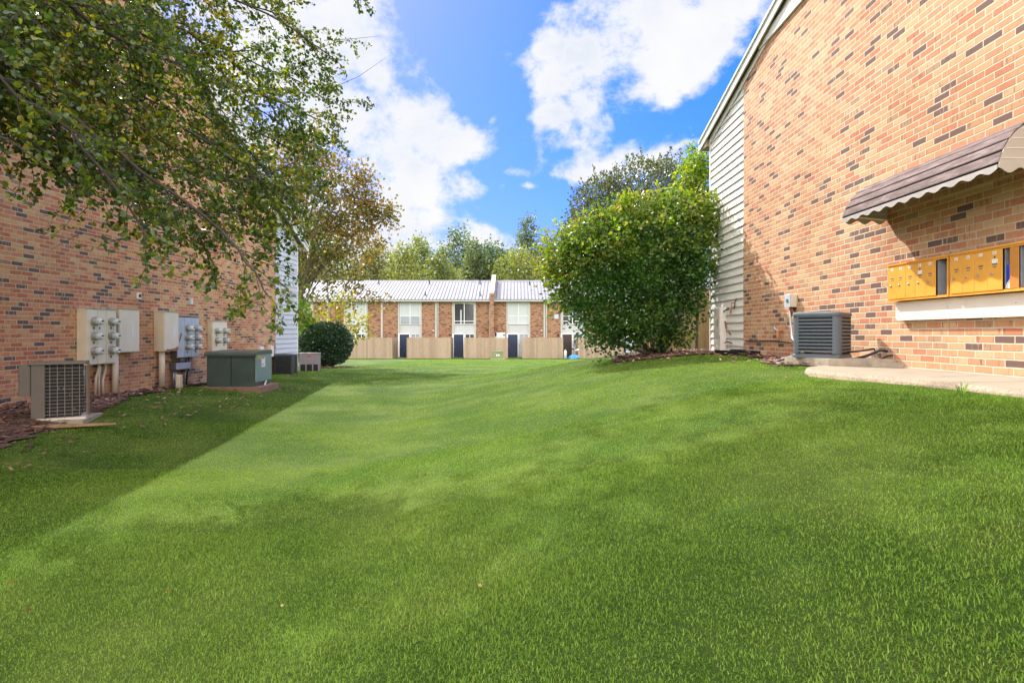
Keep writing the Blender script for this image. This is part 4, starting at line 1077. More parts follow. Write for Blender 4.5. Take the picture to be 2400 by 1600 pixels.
def awning():
    y_far, y_near = 6.91, 4.68; L = y_far - y_near
    prof = [(0, 1.80), (.08, 1.798), (.16, 1.782), (.24, 1.752), (.32, 1.708), (.40, 1.645), (.46, 1.57), (.505, 1.49), (.535, 1.40), (.54, 1.365)]
    rt = thing('awning', 'curved weathered brown metal awning with scalloped white valance over the mailboxes', 'awning', (XR - .03, y_far, 0), R(-90))
    # interpolate profile into slats
    P = [Vector((a, b)) for a, b in prof]; seg = []; cum = [0]
    for a, b in zip(P[:-1], P[1:]): cum.append(cum[-1] + (b - a).length)
    T = cum[-1]; n = 7
    def at(s):
        for i in range(len(P) - 1):
            if s <= cum[i + 1] + 1e-9: return P[i].lerp(P[i + 1], (s - cum[i]) / (cum[i + 1] - cum[i]))
        return P[-1]
    sl = MB(); gp = MB()
    for k in range(n):
        s0, s1 = T * k / n, T * (k + 1) / n - .030
        pts = [at(s0 + (s1 - s0) * q / 3) for q in range(4)]
        poly = [(-p.x - .0, p.y + .008 * (1 if q in (0, 3) else 1.6)) for q, p in enumerate(pts)] + [(-p.x, p.y + .0005) for p in reversed(pts)]
        sl.prism(poly, 0, 0, L)
        a, b = at(s1), at(min(T, s1 + .030))
        gp.prism([(-a.x, a.y - .001), (-b.x, b.y - .001), (-b.x, b.y - .004), (-a.x, a.y - .004)], 0, .002, L - .002)
    sl.build('slats', M['awning'], rt); gp.build('slat_grooves', M['awning_gap'], rt)
    # scalloped valance along the front and both ends
    v = MB(); N = 150; Vv = []; 
    for i in range(N + 1):
        x = L * i / N; d = 1.325 + .015 * math.cos(2 * math.pi * x / .205)
        Vv += [(x, -.546, 1.372), (x, -.550, d), (x, -.544, 1.372), (x, -.546, d)]
    Fv = []
    for i in range(N): a = 4 * i; b = a + 4; Fv += [(a, b, b + 1, a + 1), (a + 2, a + 3, b + 3, b + 2), (a + 1, b + 1, b + 3, a + 3), (a, a + 2, b + 2, b)]
    v.add(Vv, Fv); v.build('valance', M['valance'], rt)
    for x in (0.0, L):
        e = MB(); top = [(-p.x, p.y - .006) for p in (at(T * q / 16) for q in range(17))]
        bot = []
        for i in range(21): q = .54 * (1 - i / 20); bot.append((-q, 1.325 + .022 * math.cos(2 * math.pi * q / .18)))
        e.prism(top + bot, 0, x - .004, x + .004); e.build('end_panel', M['awning_under'], rt)
        r = MB()
        for z in (1.42, 1.50, 1.58, 1.66):
            xr = 0
            for i in range(60):
                p = at(T * i / 60)
                if p.y - .02 < z: xr = p.x; break
            r.box(x - .007, x + .007, -xr + .01, -.01, z, z + .006)
        r.build('end_ribs', M['board'], rt)
    arm = MB(); arm.tube([(.03, -.02, 1.35), (.03, -.50, 1.40)], .012, 6); arm.tube([(L - .03, -.02, 1.35), (L - .03, -.50, 1.40)], .012, 6); arm.build('support_arm', M['board'], rt)
awning()

# ================================================================== VEGETATION
def leaf_cloud(name, C, S, mat, parent=None, dirs=None, shape='oval', droop=0.0, flat=.0, fold=.25):
    """C (n,3) leaf bases, S (n,) leaf lengths, dirs (n,3) growth direction"""
    n = len(C)
    if n == 0: return None
    d = rng.normal(size=(n, 3)) if dirs is None else dirs + rng.normal(scale=.45, size=(n, 3))
    d[:, 2] -= droop; d /= np.linalg.norm(d, axis=1)[:, None] + 1e-9
    up = rng.normal(size=(n, 3)); up[:, 2] += flat
    s = np.cross(d, up); s /= np.linalg.norm(s, axis=1)[:, None] + 1e-9
    nn = np.cross(s, d)
    S = S[:, None]
    if shape == 'oval':
        w = S * .36
        b = C; t = C + d * S; m1 = C + d * S * .30; m2 = C + d * S * .68
        V = np.stack([b, m1 - s * w + nn * w * fold, m2 - s * w * .85 + nn * w * fold, t, m2 + s * w * .85 + nn * w * fold, m1 + s * w + nn * w * fold], 1).reshape(-1, 3)
        o = np.arange(n) * 6; Fc = np.stack([o, o + 3, o + 2, o + 1, o, o + 5, o + 4, o + 3], 1).ravel()
        return npmesh(name, V, Fc, 4, mat, parent)
    w = S * .42
    V = np.stack([C, C + d * S * .5 - s * w, C + d * S, C + d * S * .5 + s * w], 1).reshape(-1, 3)
    o = np.arange(n) * 4; Fc = np.stack([o, o + 1, o + 2, o + 3], 1).ravel()
    return npmesh(name, V, Fc, 4, mat, parent)

def img(px, py, y): return Vector(((px - 1206) * y / F, y, (781 - py) * y / F))

LM = {}
LM['near'] = leafmat('redbud_leaves', [(0, (.022, .050, .012)), (.34, (.046, .092, .016)), (.60, (.095, .145, .022)), (.78, (.20, .23, .03)), (.92, (.38, .31, .04)), (1, (.50, .28, .06))], .52, .34, .6, 1.2, .35)
LM['gum'] = leafmat('rusty_leaves', [(0, (.055, .065, .018)), (.3, (.10, .105, .025)), (.55, (.165, .14, .035)), (.78, (.24, .15, .04)), (.92, (.30, .22, .05)), (1, (.40, .24, .07))], .42, .42, .4, .5, .4)
LM['bush'] = leafmat('bush_leaves', [(0, (.018, .052, .012)), (.4, (.036, .10, .018)), (.72, (.070, .165, .026)), (.92, (.14, .28, .04)), (1, (.24, .33, .06))], .32, .40, .5, 1.0, .45)
LM['vine'] = leafmat('vine_leaves', [(0, (.040, .095, .015)), (.40, (.085, .15, .024)), (.68, (.17, .22, .035)), (.87, (.30, .28, .05)), (.96, (.42, .26, .06)), (1, (.30, .13, .05))], .42, .4, .4, 1.1, .4)
LM['ever'] = leafmat('evergreen_leaves', [(0, (.042, .055, .018)), (.5, (.09, .115, .034)), (.85, (.145, .17, .055)), (1, (.22, .23, .09))], .15, .35, .6, .8, .35)
LM['holly'] = leafmat('clipped_bush_leaves', [(0, (.012, .030, .014)), (.5, (.025, .060, .025)), (.85, (.055, .10, .04)), (1, (.14, .16, .07))], .18, .3, .7, 1.0, .3)
LM['light'] = leafmat('light_green_leaves', [(0, (.07, .14, .02)), (.5, (.14, .24, .03)), (.85, (.26, .34, .05)), (1, (.42, .38, .06))], .45, .4, .4, 1.0, .4)
LM['yellow'] = leafmat('yellowing_leaves', [(0, (.08, .14, .02)), (.4, (.18, .21, .03)), (.75, (.36, .31, .04)), (1, (.46, .24, .05))], .45, .4, .4, 1.0, .4)
for i, (a, b, c) in enumerate([((.045, .075, .03), (.09, .14, .045), (.16, .22, .075)), ((.055, .085, .025), (.13, .17, .045), (.24, .27, .08)),
                               ((.06, .075, .025), (.15, .16, .045), (.26, .25, .08)), ((.05, .08, .03), (.105, .145, .05), (.18, .22, .08)), ((.06, .09, .02), (.17, .20, .04), (.30, .32, .08))]):
    LM['far%d' % i] = leafmat('distant_leaves_%s' % 'abcde'[i], [(0, a), (.5, b), (1, c)], .35, .5, .4, .25, .45)

# ---- generic twig growth from limbs
def grow_limb(path, r0, r1, twigs, leafC, leafD, branches, spacing=.16, sub=(.5, 1.1), drop=.25, leafstep=.045, r=random, start=.15, fan=.8, sub2=3, spread=.02):
    pts = [Vector(p) for p in path]
    # smooth resample
    P = []
    n = len(pts)
    for i in range(n - 1):
        p0 = pts[max(i - 1, 0)]; p1 = pts[i]; p2 = pts[i + 1]; p3 = pts[min(i + 2, n - 1)]
        k = max(3, int((p2 - p1).length / .18))
        for q in range(k):
            t = q / k; P.append(.5 * ((2 * p1) + (-p0 + p2) * t + (2 * p0 - 5 * p1 + 4 * p2 - p3) * t * t + (-p0 + 3 * p1 - 3 * p2 + p3) * t ** 3))
    P.append(pts[-1])
    P = [p + Vector((r.gauss(0, .012), r.gauss(0, .012), r.gauss(0, .012))) for p in P]
    m = len(P); rad = [r0 + (r1 - r0) * i / (m - 1) for i in range(m)]
    branches.append((P, rad))
    acc = 0
    for i in range(int(m * start), m):
        d = (P[min(i + 1, m - 1)] - P[i - 1]).normalized(); acc += (P[i] - P[i - 1]).length
        while acc > spacing:
            acc -= spacing
            ax = Vector((r.gauss(0, 1), r.gauss(0, 1), r.gauss(0, 1))); ax = (ax - d * ax.dot(d)).normalized()
            tw(P[i], (d * r.uniform(.6, 1.3) + ax * fan).normalized(), r.uniform(*sub) * (1 - .35 * i / m), rad[i] * .45, twigs, leafC, leafD, sub2, drop, leafstep, r, spread)
    tw(P[-1], (P[-1] - P[-2]).normalized(), r.uniform(*sub) * .6, r1 * .8, twigs, leafC, leafD, 1, drop, leafstep, r, spread)
def tw(p, d, L, rad, twigs, leafC, leafD, level, drop, leafstep, r, spread):
    n = max(3, int(L / .09)); st = L / n; pts = [p.copy()]; q = p.copy(); d = d.copy()
    for i in range(n):
        d = (d + Vector((r.gauss(0, .12), r.gauss(0, .12), r.gauss(0, .10) - drop * st))).normalized(); q = q + d * st; pts.append(q.copy())
        k = max(1, int(st / leafstep))
        for _ in range(k):
            if i >= 1 or level == 0:
                w = pts[-2].lerp(q, r.random()); leafC.append((w.x + r.gauss(0, spread), w.y + r.gauss(0, spread), w.z + r.gauss(0, spread)))
                ax = Vector((r.gauss(0, 1), r.gauss(0, 1), r.gauss(0, .6))); leafD.append(tuple((d * .8 + ax).normalized()))
        if level > 0 and i > 0 and r.random() < .42:
            ax = Vector((r.gauss(0, 1), r.gauss(0, 1), r.gauss(0, .7))); ax = (ax - d * ax.dot(d)).normalized()
            tw(q, (d * .9 + ax * .8).normalized(), L * r.uniform(.35, .6), rad * .6, twigs, leafC, leafD, level - 1, drop, leafstep, r, spread)
    twigs.append((pts, [max(.0015, rad * (1 - .75 * i / n)) for i in range(n + 1)]))
def fasttubes(name, items, seg, mat, parent):
    Vs = []; Fs = []; off = 0
    for P, rad in items:
        A = np.array([tuple(p) for p in P]); n = len(A)
        d = np.gradient(A, axis=0); d /= np.linalg.norm(d, axis=1)[:, None] + 1e-9
        ref = np.array([.3, .2, .93]); u = np.cross(d, ref); u /= np.linalg.norm(u, axis=1)[:, None] + 1e-9; w = np.cross(d, u)
        a = np.arange(seg) * 2 * np.pi / seg; rr = np.array(rad)[:, None, None]
        V = A[:, None, :] + rr * (np.cos(a)[None, :, None] * u[:, None, :] + np.sin(a)[None, :, None] * w[:, None, :])
        Vs.append(V.reshape(-1, 3)); i, k = np.meshgrid(np.arange(n - 1), np.arange(seg), indexing='ij'); k2 = (k + 1) % seg
        Fs.append((off + np.stack([i * seg + k, i * seg + k2, (i + 1) * seg + k2, (i + 1) * seg + k], -1)).reshape(-1, 4)); off += n * seg
    return npmesh(name, np.concatenate(Vs), np.concatenate(Fs).ravel(), 4, mat, parent, smooth=True)

def near_tree():
    r = random.Random(11)
    base = Vector((-6.35, 3.2, gh(-6.35, 3.2))); rt = thing('overhanging_tree', 'big green and yellow leaved tree whose branches hang in from the upper left corner', 'tree')
    rt.location = base
    fork = Vector((-6.2, 3.3, 1.6)); fork2 = Vector((-5.8, 3.9, 3.6)); fork3 = Vector((-6.0, 4.6, 6.0))
    br = []; tg = []; lc = []; ld = []
    br.append(([base + Vector((0, 0, -.2)), base + Vector((.02, 0, .5)), fork, fork2, fork3, Vector((-5.6, 6.5, 8.2))], [.34, .27, .24, .20, .15, .09]))
    limbs = [
        ([fork2, img(-60, -140, 4.6), img(220, 60, 5.2), img(470, 170, 6.2), img(620, 225, 6.9), img(725, 275, 7.3)], .07, .010, .13, (.5, 1.0), .25),
        ([fork3, img(200, -150, 6.2), img(480, -30, 6.9), img(660, 50, 7.4), img(745, 110, 7.6)], .06, .010, .15, (.4, .85), .25),
        ([fork2, img(-100, 60, 4.3), img(120, 230, 4.7), img(330, 400, 5.0), img(520, 540, 5.2), img(600, 640, 5.1), img(625, 690, 5.0)], .075, .007, .13, (.35, .75), .35),
        ([fork, img(-160, 120, 3.9), img(40, 220, 4.1), img(200, 350, 4.3), img(300, 480, 4.4), img(350, 560, 4.4)], .06, .007, .12, (.30, .62), .35),
        ([fork2, img(0, 0, 4.8), img(260, 200, 5.5), img(480, 330, 6.1), img(620, 430, 6.5), img(690, 500, 6.6)], .065, .008, .12, (.45, .9), .3),
        ([fork, img(-250, 200, 3.8), img(-60, 290, 4.0), img(50, 350, 4.1)], .05, .007, .12, (.25, .5), .35),
        ([fork3, img(350, -230, 6.8), img(600, -110, 7.4), img(780, -60, 7.8), img(835, -20, 7.9)], .05, .008, .15, (.35, .7), .25),
        ([fork2, img(-150, 100, 4.2), img(80, 130, 5.0), img(320, 290, 5.7), img(540, 420, 6.2), img(690, 380, 6.8)], .06, .008, .12, (.45, .85), .3),
        ([fork2, img(50, -50, 5.2), img(260, 40, 6.0), img(420, 120, 6.6), img(560, 120, 7.2)], .05, .010, .13, (.5, .9), .25),
        ([fork, img(-120, 120, 4.1), img(60, 190, 4.8), img(220, 330, 5.4), img(420, 480, 5.9), img(560, 500, 6.2)], .055, .008, .12, (.45, .8), .3),
        ([fork2, img(-50, 100, 5.0), img(150, 60, 6.0), img(350, 220, 7.0), img(520, 280, 7.4), img(640, 330, 7.6)], .05, .010, .14, (.5, .9), .25),
        ([fork, img(-200, 60, 3.8), img(0, 150, 4.4), img(130, 300, 4.9), img(260, 400, 5.1)], .05, .008, .13, (.4, .7), .3),
        ([fork2, img(60, 40, 5.6), img(240, 150, 6.4), img(420, 230, 7.0), img(560, 330, 7.4), img(640, 420, 7.4)], .045, .008, .12, (.5, .9), .3),
        ([fork3, img(250, -60, 6.6), img(430, 60, 7.2), img(600, 150, 7.8), img(700, 190, 8.0), img(765, 240, 8.0)], .045, .008, .12, (.5, .9), .25),
        ([fork3, img(330, -100, 6.6), img(560, 0, 7.4), img(690, 60, 7.9), img(755, 150, 8.0)], .045, .008, .12, (.5, .9), .25),
        ([fork, img(-150, 200, 4.4), img(60, 270, 5.2), img(200, 380, 5.6), img(380, 470, 6.0), img(470, 560, 6.0)], .045, .008, .12, (.4, .8), .3),
        ([fork, img(-200, 130, 4.0), img(-20, 230, 4.6), img(100, 360, 4.9), img(180, 440, 4.9)], .045, .008, .12, (.35, .65), .3),
        ([fork2, img(40, 0, 5.6), img(180, 100, 6.2), img(300, 260, 6.6), img(450, 380, 6.9), img(600, 460, 7.0)], .045, .008, .12, (.5, .9), .3),
        ([fork3, img(150, -120, 5.8), img(330, 20, 6.4), img(480, 100, 7.0), img(600, 200, 7.6), img(680, 320, 7.8)], .045, .008, .12, (.5, .9), .25),
    ]
    limbs += [
        ([fork2, img(100, 60, 6.0), img(300, 200, 6.8), img(470, 310, 7.4), img(600, 400, 7.6), img(680, 470, 7.5)], .04, .007, .11, (.5, .9), .3),
        ([fork2, img(150, 20, 6.2), img(360, 110, 7.0), img(520, 200, 7.6), img(640, 280, 7.8), img(715, 330, 7.8)], .04, .007, .11, (.5, .9), .25),
        ([fork, img(20, 200, 5.4), img(220, 300, 6.0), img(400, 400, 6.6), img(540, 480, 6.8), img(600, 560, 6.6)], .04, .007, .11, (.4, .8), .3),
        ([fork, img(-60, 220, 4.6), img(100, 320, 5.0), img(230, 410, 5.2), img(350, 500, 5.2)], .04, .007, .11, (.3, .6), .3)]
    for path, r0, r1, sp, sub, dr in limbs:
        r0 *= .40; sp *= .78
        grow_limb(path, r0, r1, tg, lc, ld, br, spacing=sp, sub=sub, drop=dr * 2.0, leafstep=.0135, r=r, start=.22, fan=.85, sub2=3, spread=.022)
    # bare twig ends against the sky
    for path in ([img(770, 210, 7.5), img(840, 180, 7.5), img(905, 135, 7.5)], [img(760, 95, 7.6), img(820, 92, 7.6), img(890, 85, 7.6)], [img(520, 560, 5.2), img(600, 610, 5.2), img(700, 640, 5.2)], [img(260, 560, 4.4), img(190, 545, 4.4), img(120, 585, 4.4)]):
        tg.append((path, [.005, .004, .0015]))
    print('near tree leaves', len(lc))
    C = np.array(lc); Dd = np.array(ld)
    S = rng.uniform(.027, .062, len(C))
    tr = fasttubes('trunk', br, 8, M['bark_dark'], rt); tr.location = -base
    t2 = fasttubes('twigs', tg, 4, M['twig'], rt); t2.location = -base
    l = leaf_cloud('crown', C, S, LM['near'], rt, Dd, 'oval', .35); l.location = -base
    # upper crown, above the frame: casts the dappled shade of the foreground
    up = []; tg2 = []; br2 = []; lc2 = []; ld2 = []
    tops = [((-2.6, 12.0, 9.6)), ((-4.3, 13.2, 10.4)), ((-6.0, 13.5, 10.6)), ((-3.2, 14.2, 11.2)), ((-5.0, 15.6, 12.0)), ((-7.2, 12.0, 9.6)), ((-6.8, 15.0, 11.6)), ((-2.0, 13.2, 10.6)), ((-5.2, 11.0, 9.2)), ((-3.8, 10.4, 8.9)), ((-8.2, 14.0, 11)), ((-8.6, 10.5, 9.0)), ((-7.2, 8.5, 8.6)), ((-5.8, 7.5, 8.4))]
    for q in tops:
        q = Vector(q); mid = Vector((-5.6, 6.5, 8.2)).lerp(q, .5) + Vector((0, 0, .9))
        br2.append(([Vector((-5.6, 6.5, 8.2)), mid, q], [.08, .05, .02]))
        for _ in range(8):
            c = q + Vector((r.gauss(0, 1.35), r.gauss(0, 1.35), r.gauss(0, .35) + .2))
            k = 90
            for _ in range(k): lc2.append((c.x + r.gauss(0, .40), c.y + r.gauss(0, .40), c.z + r.gauss(0, .25)))
    C2 = np.array(lc2); ok = (C2[:, 2] / C2[:, 1] > .60) & (C2[:, 0] < -1.9); C2 = C2[ok]
    b2 = fasttubes('upper_limbs', br2, 6, M['bark'], rt); b2.location = -base
    l2 = leaf_cloud('upper_crown', C2, rng.uniform(.12, .2, len(C2)), LM['near'], rt, None, 'oval'); l2.location = -base
near_tree()

def blob_points(blobs, n, shell=.55, clump=0, cs=.12):
    """points in ellipsoids biased to the shell, gathered in clumps; blobs: (cx,cy,cz,rx,ry,rz,weight)"""
    w = np.array([b[6] for b in blobs], float); w /= w.sum(); out = []; nor = []
    nc = n if not clump else max(1, n // clump)
    idx = rng.choice(len(blobs), nc, p=w)
    B = np.array([b[:6] for b in blobs])[idx]
    d = rng.normal(size=(nc, 3)); d /= np.linalg.norm(d, axis=1)[:, None]
    rr = np.where(rng.random(nc) < shell, rng.uniform(.82, 1.06, nc), rng.random(nc) ** .5)
    P = B[:, :3] + d * B[:, 3:] * rr[:, None]
    if clump:
        P = np.repeat(P, clump, 0) + rng.normal(scale=cs, size=(nc * clump, 3)); d = np.repeat(d, clump, 0)
    return P, d

def simple_tree(name, label, cat, base, blobs, n, size, mat, trunk_r, barkmat, group=None, clump=14, cs=.3, shell=.6, shape='quad', lean=(0, 0), extra=None, crown='crown', nlimb=14, flat=0, droop=0, fork=.35, minz=None):
    rt = thing(name, label, cat, base, 0, group); b = Vector(base); r = random.Random(int(abs(base[0] * 31 + base[1] * 7)))
    cz = min(q[2] for q in blobs); ctr = Vector((sum(q[0] for q in blobs) / len(blobs), sum(q[1] for q in blobs) / len(blobs), max(q[2] for q in blobs)))
    fk = b.lerp(ctr, fork) + Vector((lean[0], lean[1], 0))
    items = [([b + Vector((0, 0, -.15)), b.lerp(fk, .5) + Vector((r.gauss(0, .06), 0, 0)), fk, fk.lerp(ctr, .6)], [trunk_r * 1.25, trunk_r, trunk_r * .8, trunk_r * .3])]
    for k in range(nlimb):
        q = blobs[k % len(blobs)]; t = Vector((q[0] + r.uniform(-.7, .7) * q[3], q[1] + r.uniform(-.7, .7) * q[4], q[2] + r.uniform(-.4, .8) * q[5]))
        s = fk.lerp(ctr, r.uniform(-.25, .5)); mid = s.lerp(t, .5) + Vector((r.gauss(0, .1), r.gauss(0, .1), .12 * (t - s).length * (1 if t.z > s.z else -.2)))
        items.append(([s, mid, t], [trunk_r * .35, trunk_r * .2, trunk_r * .06]))
    o = fasttubes('trunk', items, 7, barkmat, rt); o.location = -b
    P, d = blob_points(blobs, n, shell, clump, cs)
    if minz is not None: k = P[:, 2] > minz; P, d = P[k], d[k]
    o = leaf_cloud(crown, P, rng.uniform(size * .6, size * 1.25, len(P)), mat, rt, d * .8, shape, droop, flat); o.location = -b
    return rt

# ---- big flowering bush with vine, right of centre
def big_bush():
    base = Vector((3.22, 12.9, gh(3.22, 12.9))); Y = 12.7
    rt = thing('large_bush', 'large rounded bush with yellow and orange vine leaves on top beside the right building', 'bush', base)
    def B(px, py, rx, ry, dy=0, w=1, depth=None):
        y = Y + dy; s = y / F; return ((px - 1206) * s, y, (781 - py) * s, rx * s, (depth or rx) * s, ry * s, w)
    green = [B(1480, 690, 150, 110, 0, 3, 120), B(1545, 605, 115, 105, .2, 2.5, 110), B(1390, 650, 100, 90, 0, 2), B(1440, 740, 90, 60, -.1, 1.4), B(1570, 690, 72, 70, .2, 1.2), B(1500, 765, 78, 42, 0, 1.2), B(1595, 570, 70, 62, .4, 1.1), B(1450, 580, 110, 80, .2, 1.5), B(1635, 640, 30, 26, 0, .25), B(1410, 790, 45, 22, -.2, .35), B(1572, 790, 30, 20, -.1, .2)]
    P, d = blob_points(green, 25000, .45, 24, .14)
    o = leaf_cloud('foliage', P, rng.uniform(.045, .095, len(P)), LM['bush'], rt, d * .7, 'oval', 0, .6); o.location = -base
    vine = [B(1320, 600, 46, 36, -.2, 1.1), B(1345, 640, 45, 45, -.3, .8), B(1370, 560, 55, 34, -.1, 1.3), B(1430, 525, 60, 34, 0, 1.5), B(1490, 505, 60, 40, 0, 1.5), B(1560, 492, 60, 32, .1, 1.4), B(1622, 488, 42, 34, .1, 1.0), B(1500, 560, 90, 50, -.6, .8), B(1560, 540, 80, 60, -.5, .8), B(1630, 530, 36, 50, 0, .9), B(1680, 505, 22, 24, 0, .35), B(1300, 640, 26, 30, -.2, .4), B(1400, 590, 60, 40, -.6, .7), B(1640, 590, 40, 50, .1, .5), B(1310, 690, 22, 22, -.2, .18)]
    P, d = blob_points(vine, 9500, .7, 12, .11)
    o = leaf_cloud('vine', P, rng.uniform(.05, .105, len(P)), LM['vine'], rt, d * .6, 'oval', .3, .5); o.location = -base
    # shoots sticking out
    r = random.Random(5); items = []; lc = []; ld = []
    for _ in range(150):
        b = r.choice(green + vine * 2); a = Vector((r.gauss(0, 1), r.gauss(0, 1), r.gauss(0, 1))).normalized()
        if a.y > .5: continue
        p = Vector((b[0] + a.x * b[3] * .9, b[1] + a.y * b[4] * .9, b[2] + a.z * b[5] * .9)); L = r.uniform(.18, .5)
        dd = (a + Vector((0, 0, .5))).normalized(); q = p + dd * L * .6; e = q + (dd + Vector((0, 0, -.3))) * L * .4
        items.append(([p, q, e], [.006, .004, .002]))
        for k in range(int(L / .022)):
            w = p.lerp(e, r.random()) + Vector((r.gauss(0, .03), r.gauss(0, .03), r.gauss(0, .03))); lc.append(tuple(w)); ld.append(tuple(dd))
    o = leaf_cloud('shoots', np.array(lc), rng.uniform(.05, .09, len(lc)), LM['light'], rt, np.array(ld), 'oval'); o.location = -base
    stems = []
    for k in range(13):
        a = r.uniform(0, 6.28); b0 = base + Vector((.10 * math.cos(a), .10 * math.sin(a), -.05)); tgt = r.choice(green); t = Vector((tgt[0] + r.gauss(0, .25), tgt[1] + r.gauss(0, .2), tgt[2]))
        mid = b0.lerp(t, .35) + Vector((r.gauss(0, .08), r.gauss(0, .08), -.05)); stems.append(([b0, mid, t], [.05, .035, .012]))
    
    for q in stems: o = fasttubes('stem', [q], 6, M['bark'], rt); o.location = -base
big_bush()

def YB(Y, px, py, rx, ry, w=1, dp=None, dy=0):
    y = Y + dy; s = y / F; return ((px - 1206) * s, y, (781 - py) * s, rx * s, (dp or rx) * s, ry * s, w)

# ---- dark evergreen behind the bush: upright shoots
def evergreen():
    Y = 20.0; bl = [YB(Y, 1420, 485, 70, 62, 1.5), YB(Y, 1500, 458, 90, 70, 2), YB(Y, 1575, 445, 75, 62, 1.5), YB(Y, 1385, 540, 60, 60, 1), YB(Y, 1480, 540, 110, 80, 2), YB(Y, 1580, 530, 80, 80, 1.4), YB(Y, 1445, 620, 110, 70, 1.2), YB(Y, 1560, 630, 90, 80, 1)]
    base = (((1500 - 1206) * Y / F), Y, gh(4.3, Y))
    rt = simple_tree('evergreen_tree', 'dark gray green evergreen tree rising behind the large vine covered bush', 'tree', base, bl, 32000, .075, LM['ever'], .16, M['bark'], clump=9, cs=.12, shell=.7, shape='oval', nlimb=18)
    r = random.Random(3); items = []; lc = []; ld = []; b = Vector(base)
    for _ in range(230):
        q = r.choice(bl[:6]); a = Vector((r.gauss(0, 1), r.gauss(0, 1), abs(r.gauss(0, 1)))).normalized()
        p = Vector((q[0] + a.x * q[3] * .92, q[1] + a.y * q[4] * .92, q[2] + a.z * q[5] * .92)); L = r.uniform(.2, .6); d = (a * .5 + Vector((0, 0, 1))).normalized(); e = p + d * L
        items.append(([p, p.lerp(e, .5), e], [.008, .005, .002]))
        for k in range(int(L / .03)):
            w = p.lerp(e, r.random() ** .8); lc.append((w.x + r.gauss(0, .025), w.y + r.gauss(0, .025), w.z)); ld.append(tuple((d + a * .6)))
    o = leaf_cloud('shoots', np.array(lc), rng.uniform(.06, .10, len(lc)), LM['ever'], rt, np.array(ld), 'oval'); o.location = -b
evergreen()
# light green climber by the eave of the right building
Y = 14.6
simple_tree('young_tree', 'slender bright green young tree between the evergreen and the right roof corner', 'tree', ((1632 - 1206) * Y / F, Y, gh(4.5, Y)),
            [YB(Y, 1632, 375, 28, 34, 1), YB(Y, 1615, 420, 30, 36, 1), YB(Y, 1645, 430, 22, 45, 1), YB(Y, 1600, 460, 26, 30, .8), YB(Y, 1648, 510, 22, 60, 1), YB(Y, 1640, 600, 22, 70, .7)], 3600, .085, LM['light'], .035, M['bark'], clump=6, cs=.08, shell=.4, shape='oval', fork=.6)

# ---- left rusty tree
def gum():
    Y = 27.0; bl = [YB(Y, 735, 340, 50, 40, 1.1), YB(Y, 700, 400, 70, 60, 1.6), YB(Y, 790, 420, 60, 50, 1.4), YB(Y, 850, 415, 26, 28, .5), YB(Y, 740, 480, 90, 60, 2), YB(Y, 830, 500, 60, 50, 1.4), YB(Y, 885, 500, 42, 26, .8), YB(Y, 915, 505, 20, 18, .25), YB(Y, 860, 470, 26, 24, .4),
                    YB(Y, 760, 560, 90, 50, 1.7), YB(Y, 850, 560, 55, 40, 1), YB(Y, 740, 620, 70, 35, 1), YB(Y, 820, 610, 60, 30, .7), YB(Y, 650, 470, 70, 80, 1), YB(Y, 660, 350, 50, 60, .8)]
    hang = [YB(Y, 770, 680, 50, 30, .6), YB(Y, 840, 700, 40, 26, .6), YB(Y, 820, 660, 46, 20, .5), YB(Y, 735, 715, 30, 30, .3), YB(Y, 900, 705, 18, 16, .12)]
    base = ((668 - 1206) * Y / F, Y, gh(-10.7, Y))
    rt = simple_tree('rusty_tree', 'tall thin crowned tree with rusty brown and olive leaves beyond the left building', 'tree', base, bl, 10500, .15, LM['gum'], .13, M['bark'], clump=14, cs=.22, shell=.35, shape='oval', nlimb=34, fork=.3)
    b = Vector(base); P, d = blob_points(hang, 620, .3, 5, .12)
    o = leaf_cloud('hanging_leaves', P, rng.uniform(.10, .17, len(P)), LM['gum'], rt, d, 'oval'); o.location = -b
    tw_ = []
    for a in ([img(690, 600, Y), img(760, 620, Y), img(800, 650, Y), img(830, 700, Y)], [img(740, 560, Y), img(765, 640, Y), img(770, 700, Y), img(772, 740, Y)], [img(780, 640, Y), img(860, 680, Y), img(905, 710, Y)], [img(690, 640, Y), img(718, 625, Y), img(735, 580, Y), img(725, 520, Y)],
              [img(672, 660, Y), img(700, 600, Y), img(722, 540, Y), img(740, 450, Y), img(745, 360, Y)], [img(720, 560, Y), img(790, 520, Y), img(850, 440, Y), img(878, 400, Y)], [img(730, 540, Y), img(800, 500, Y), img(880, 500, Y), img(925, 505, Y)]):
        tw_.append((a, [.07, .055, .035, .022, .012][-len(a):] if len(a) > 3 else [.03, .02, .01]))
    o = fasttubes('limbs', tw_, 6, M['bark_gray'], rt); o.location = -b
gum()
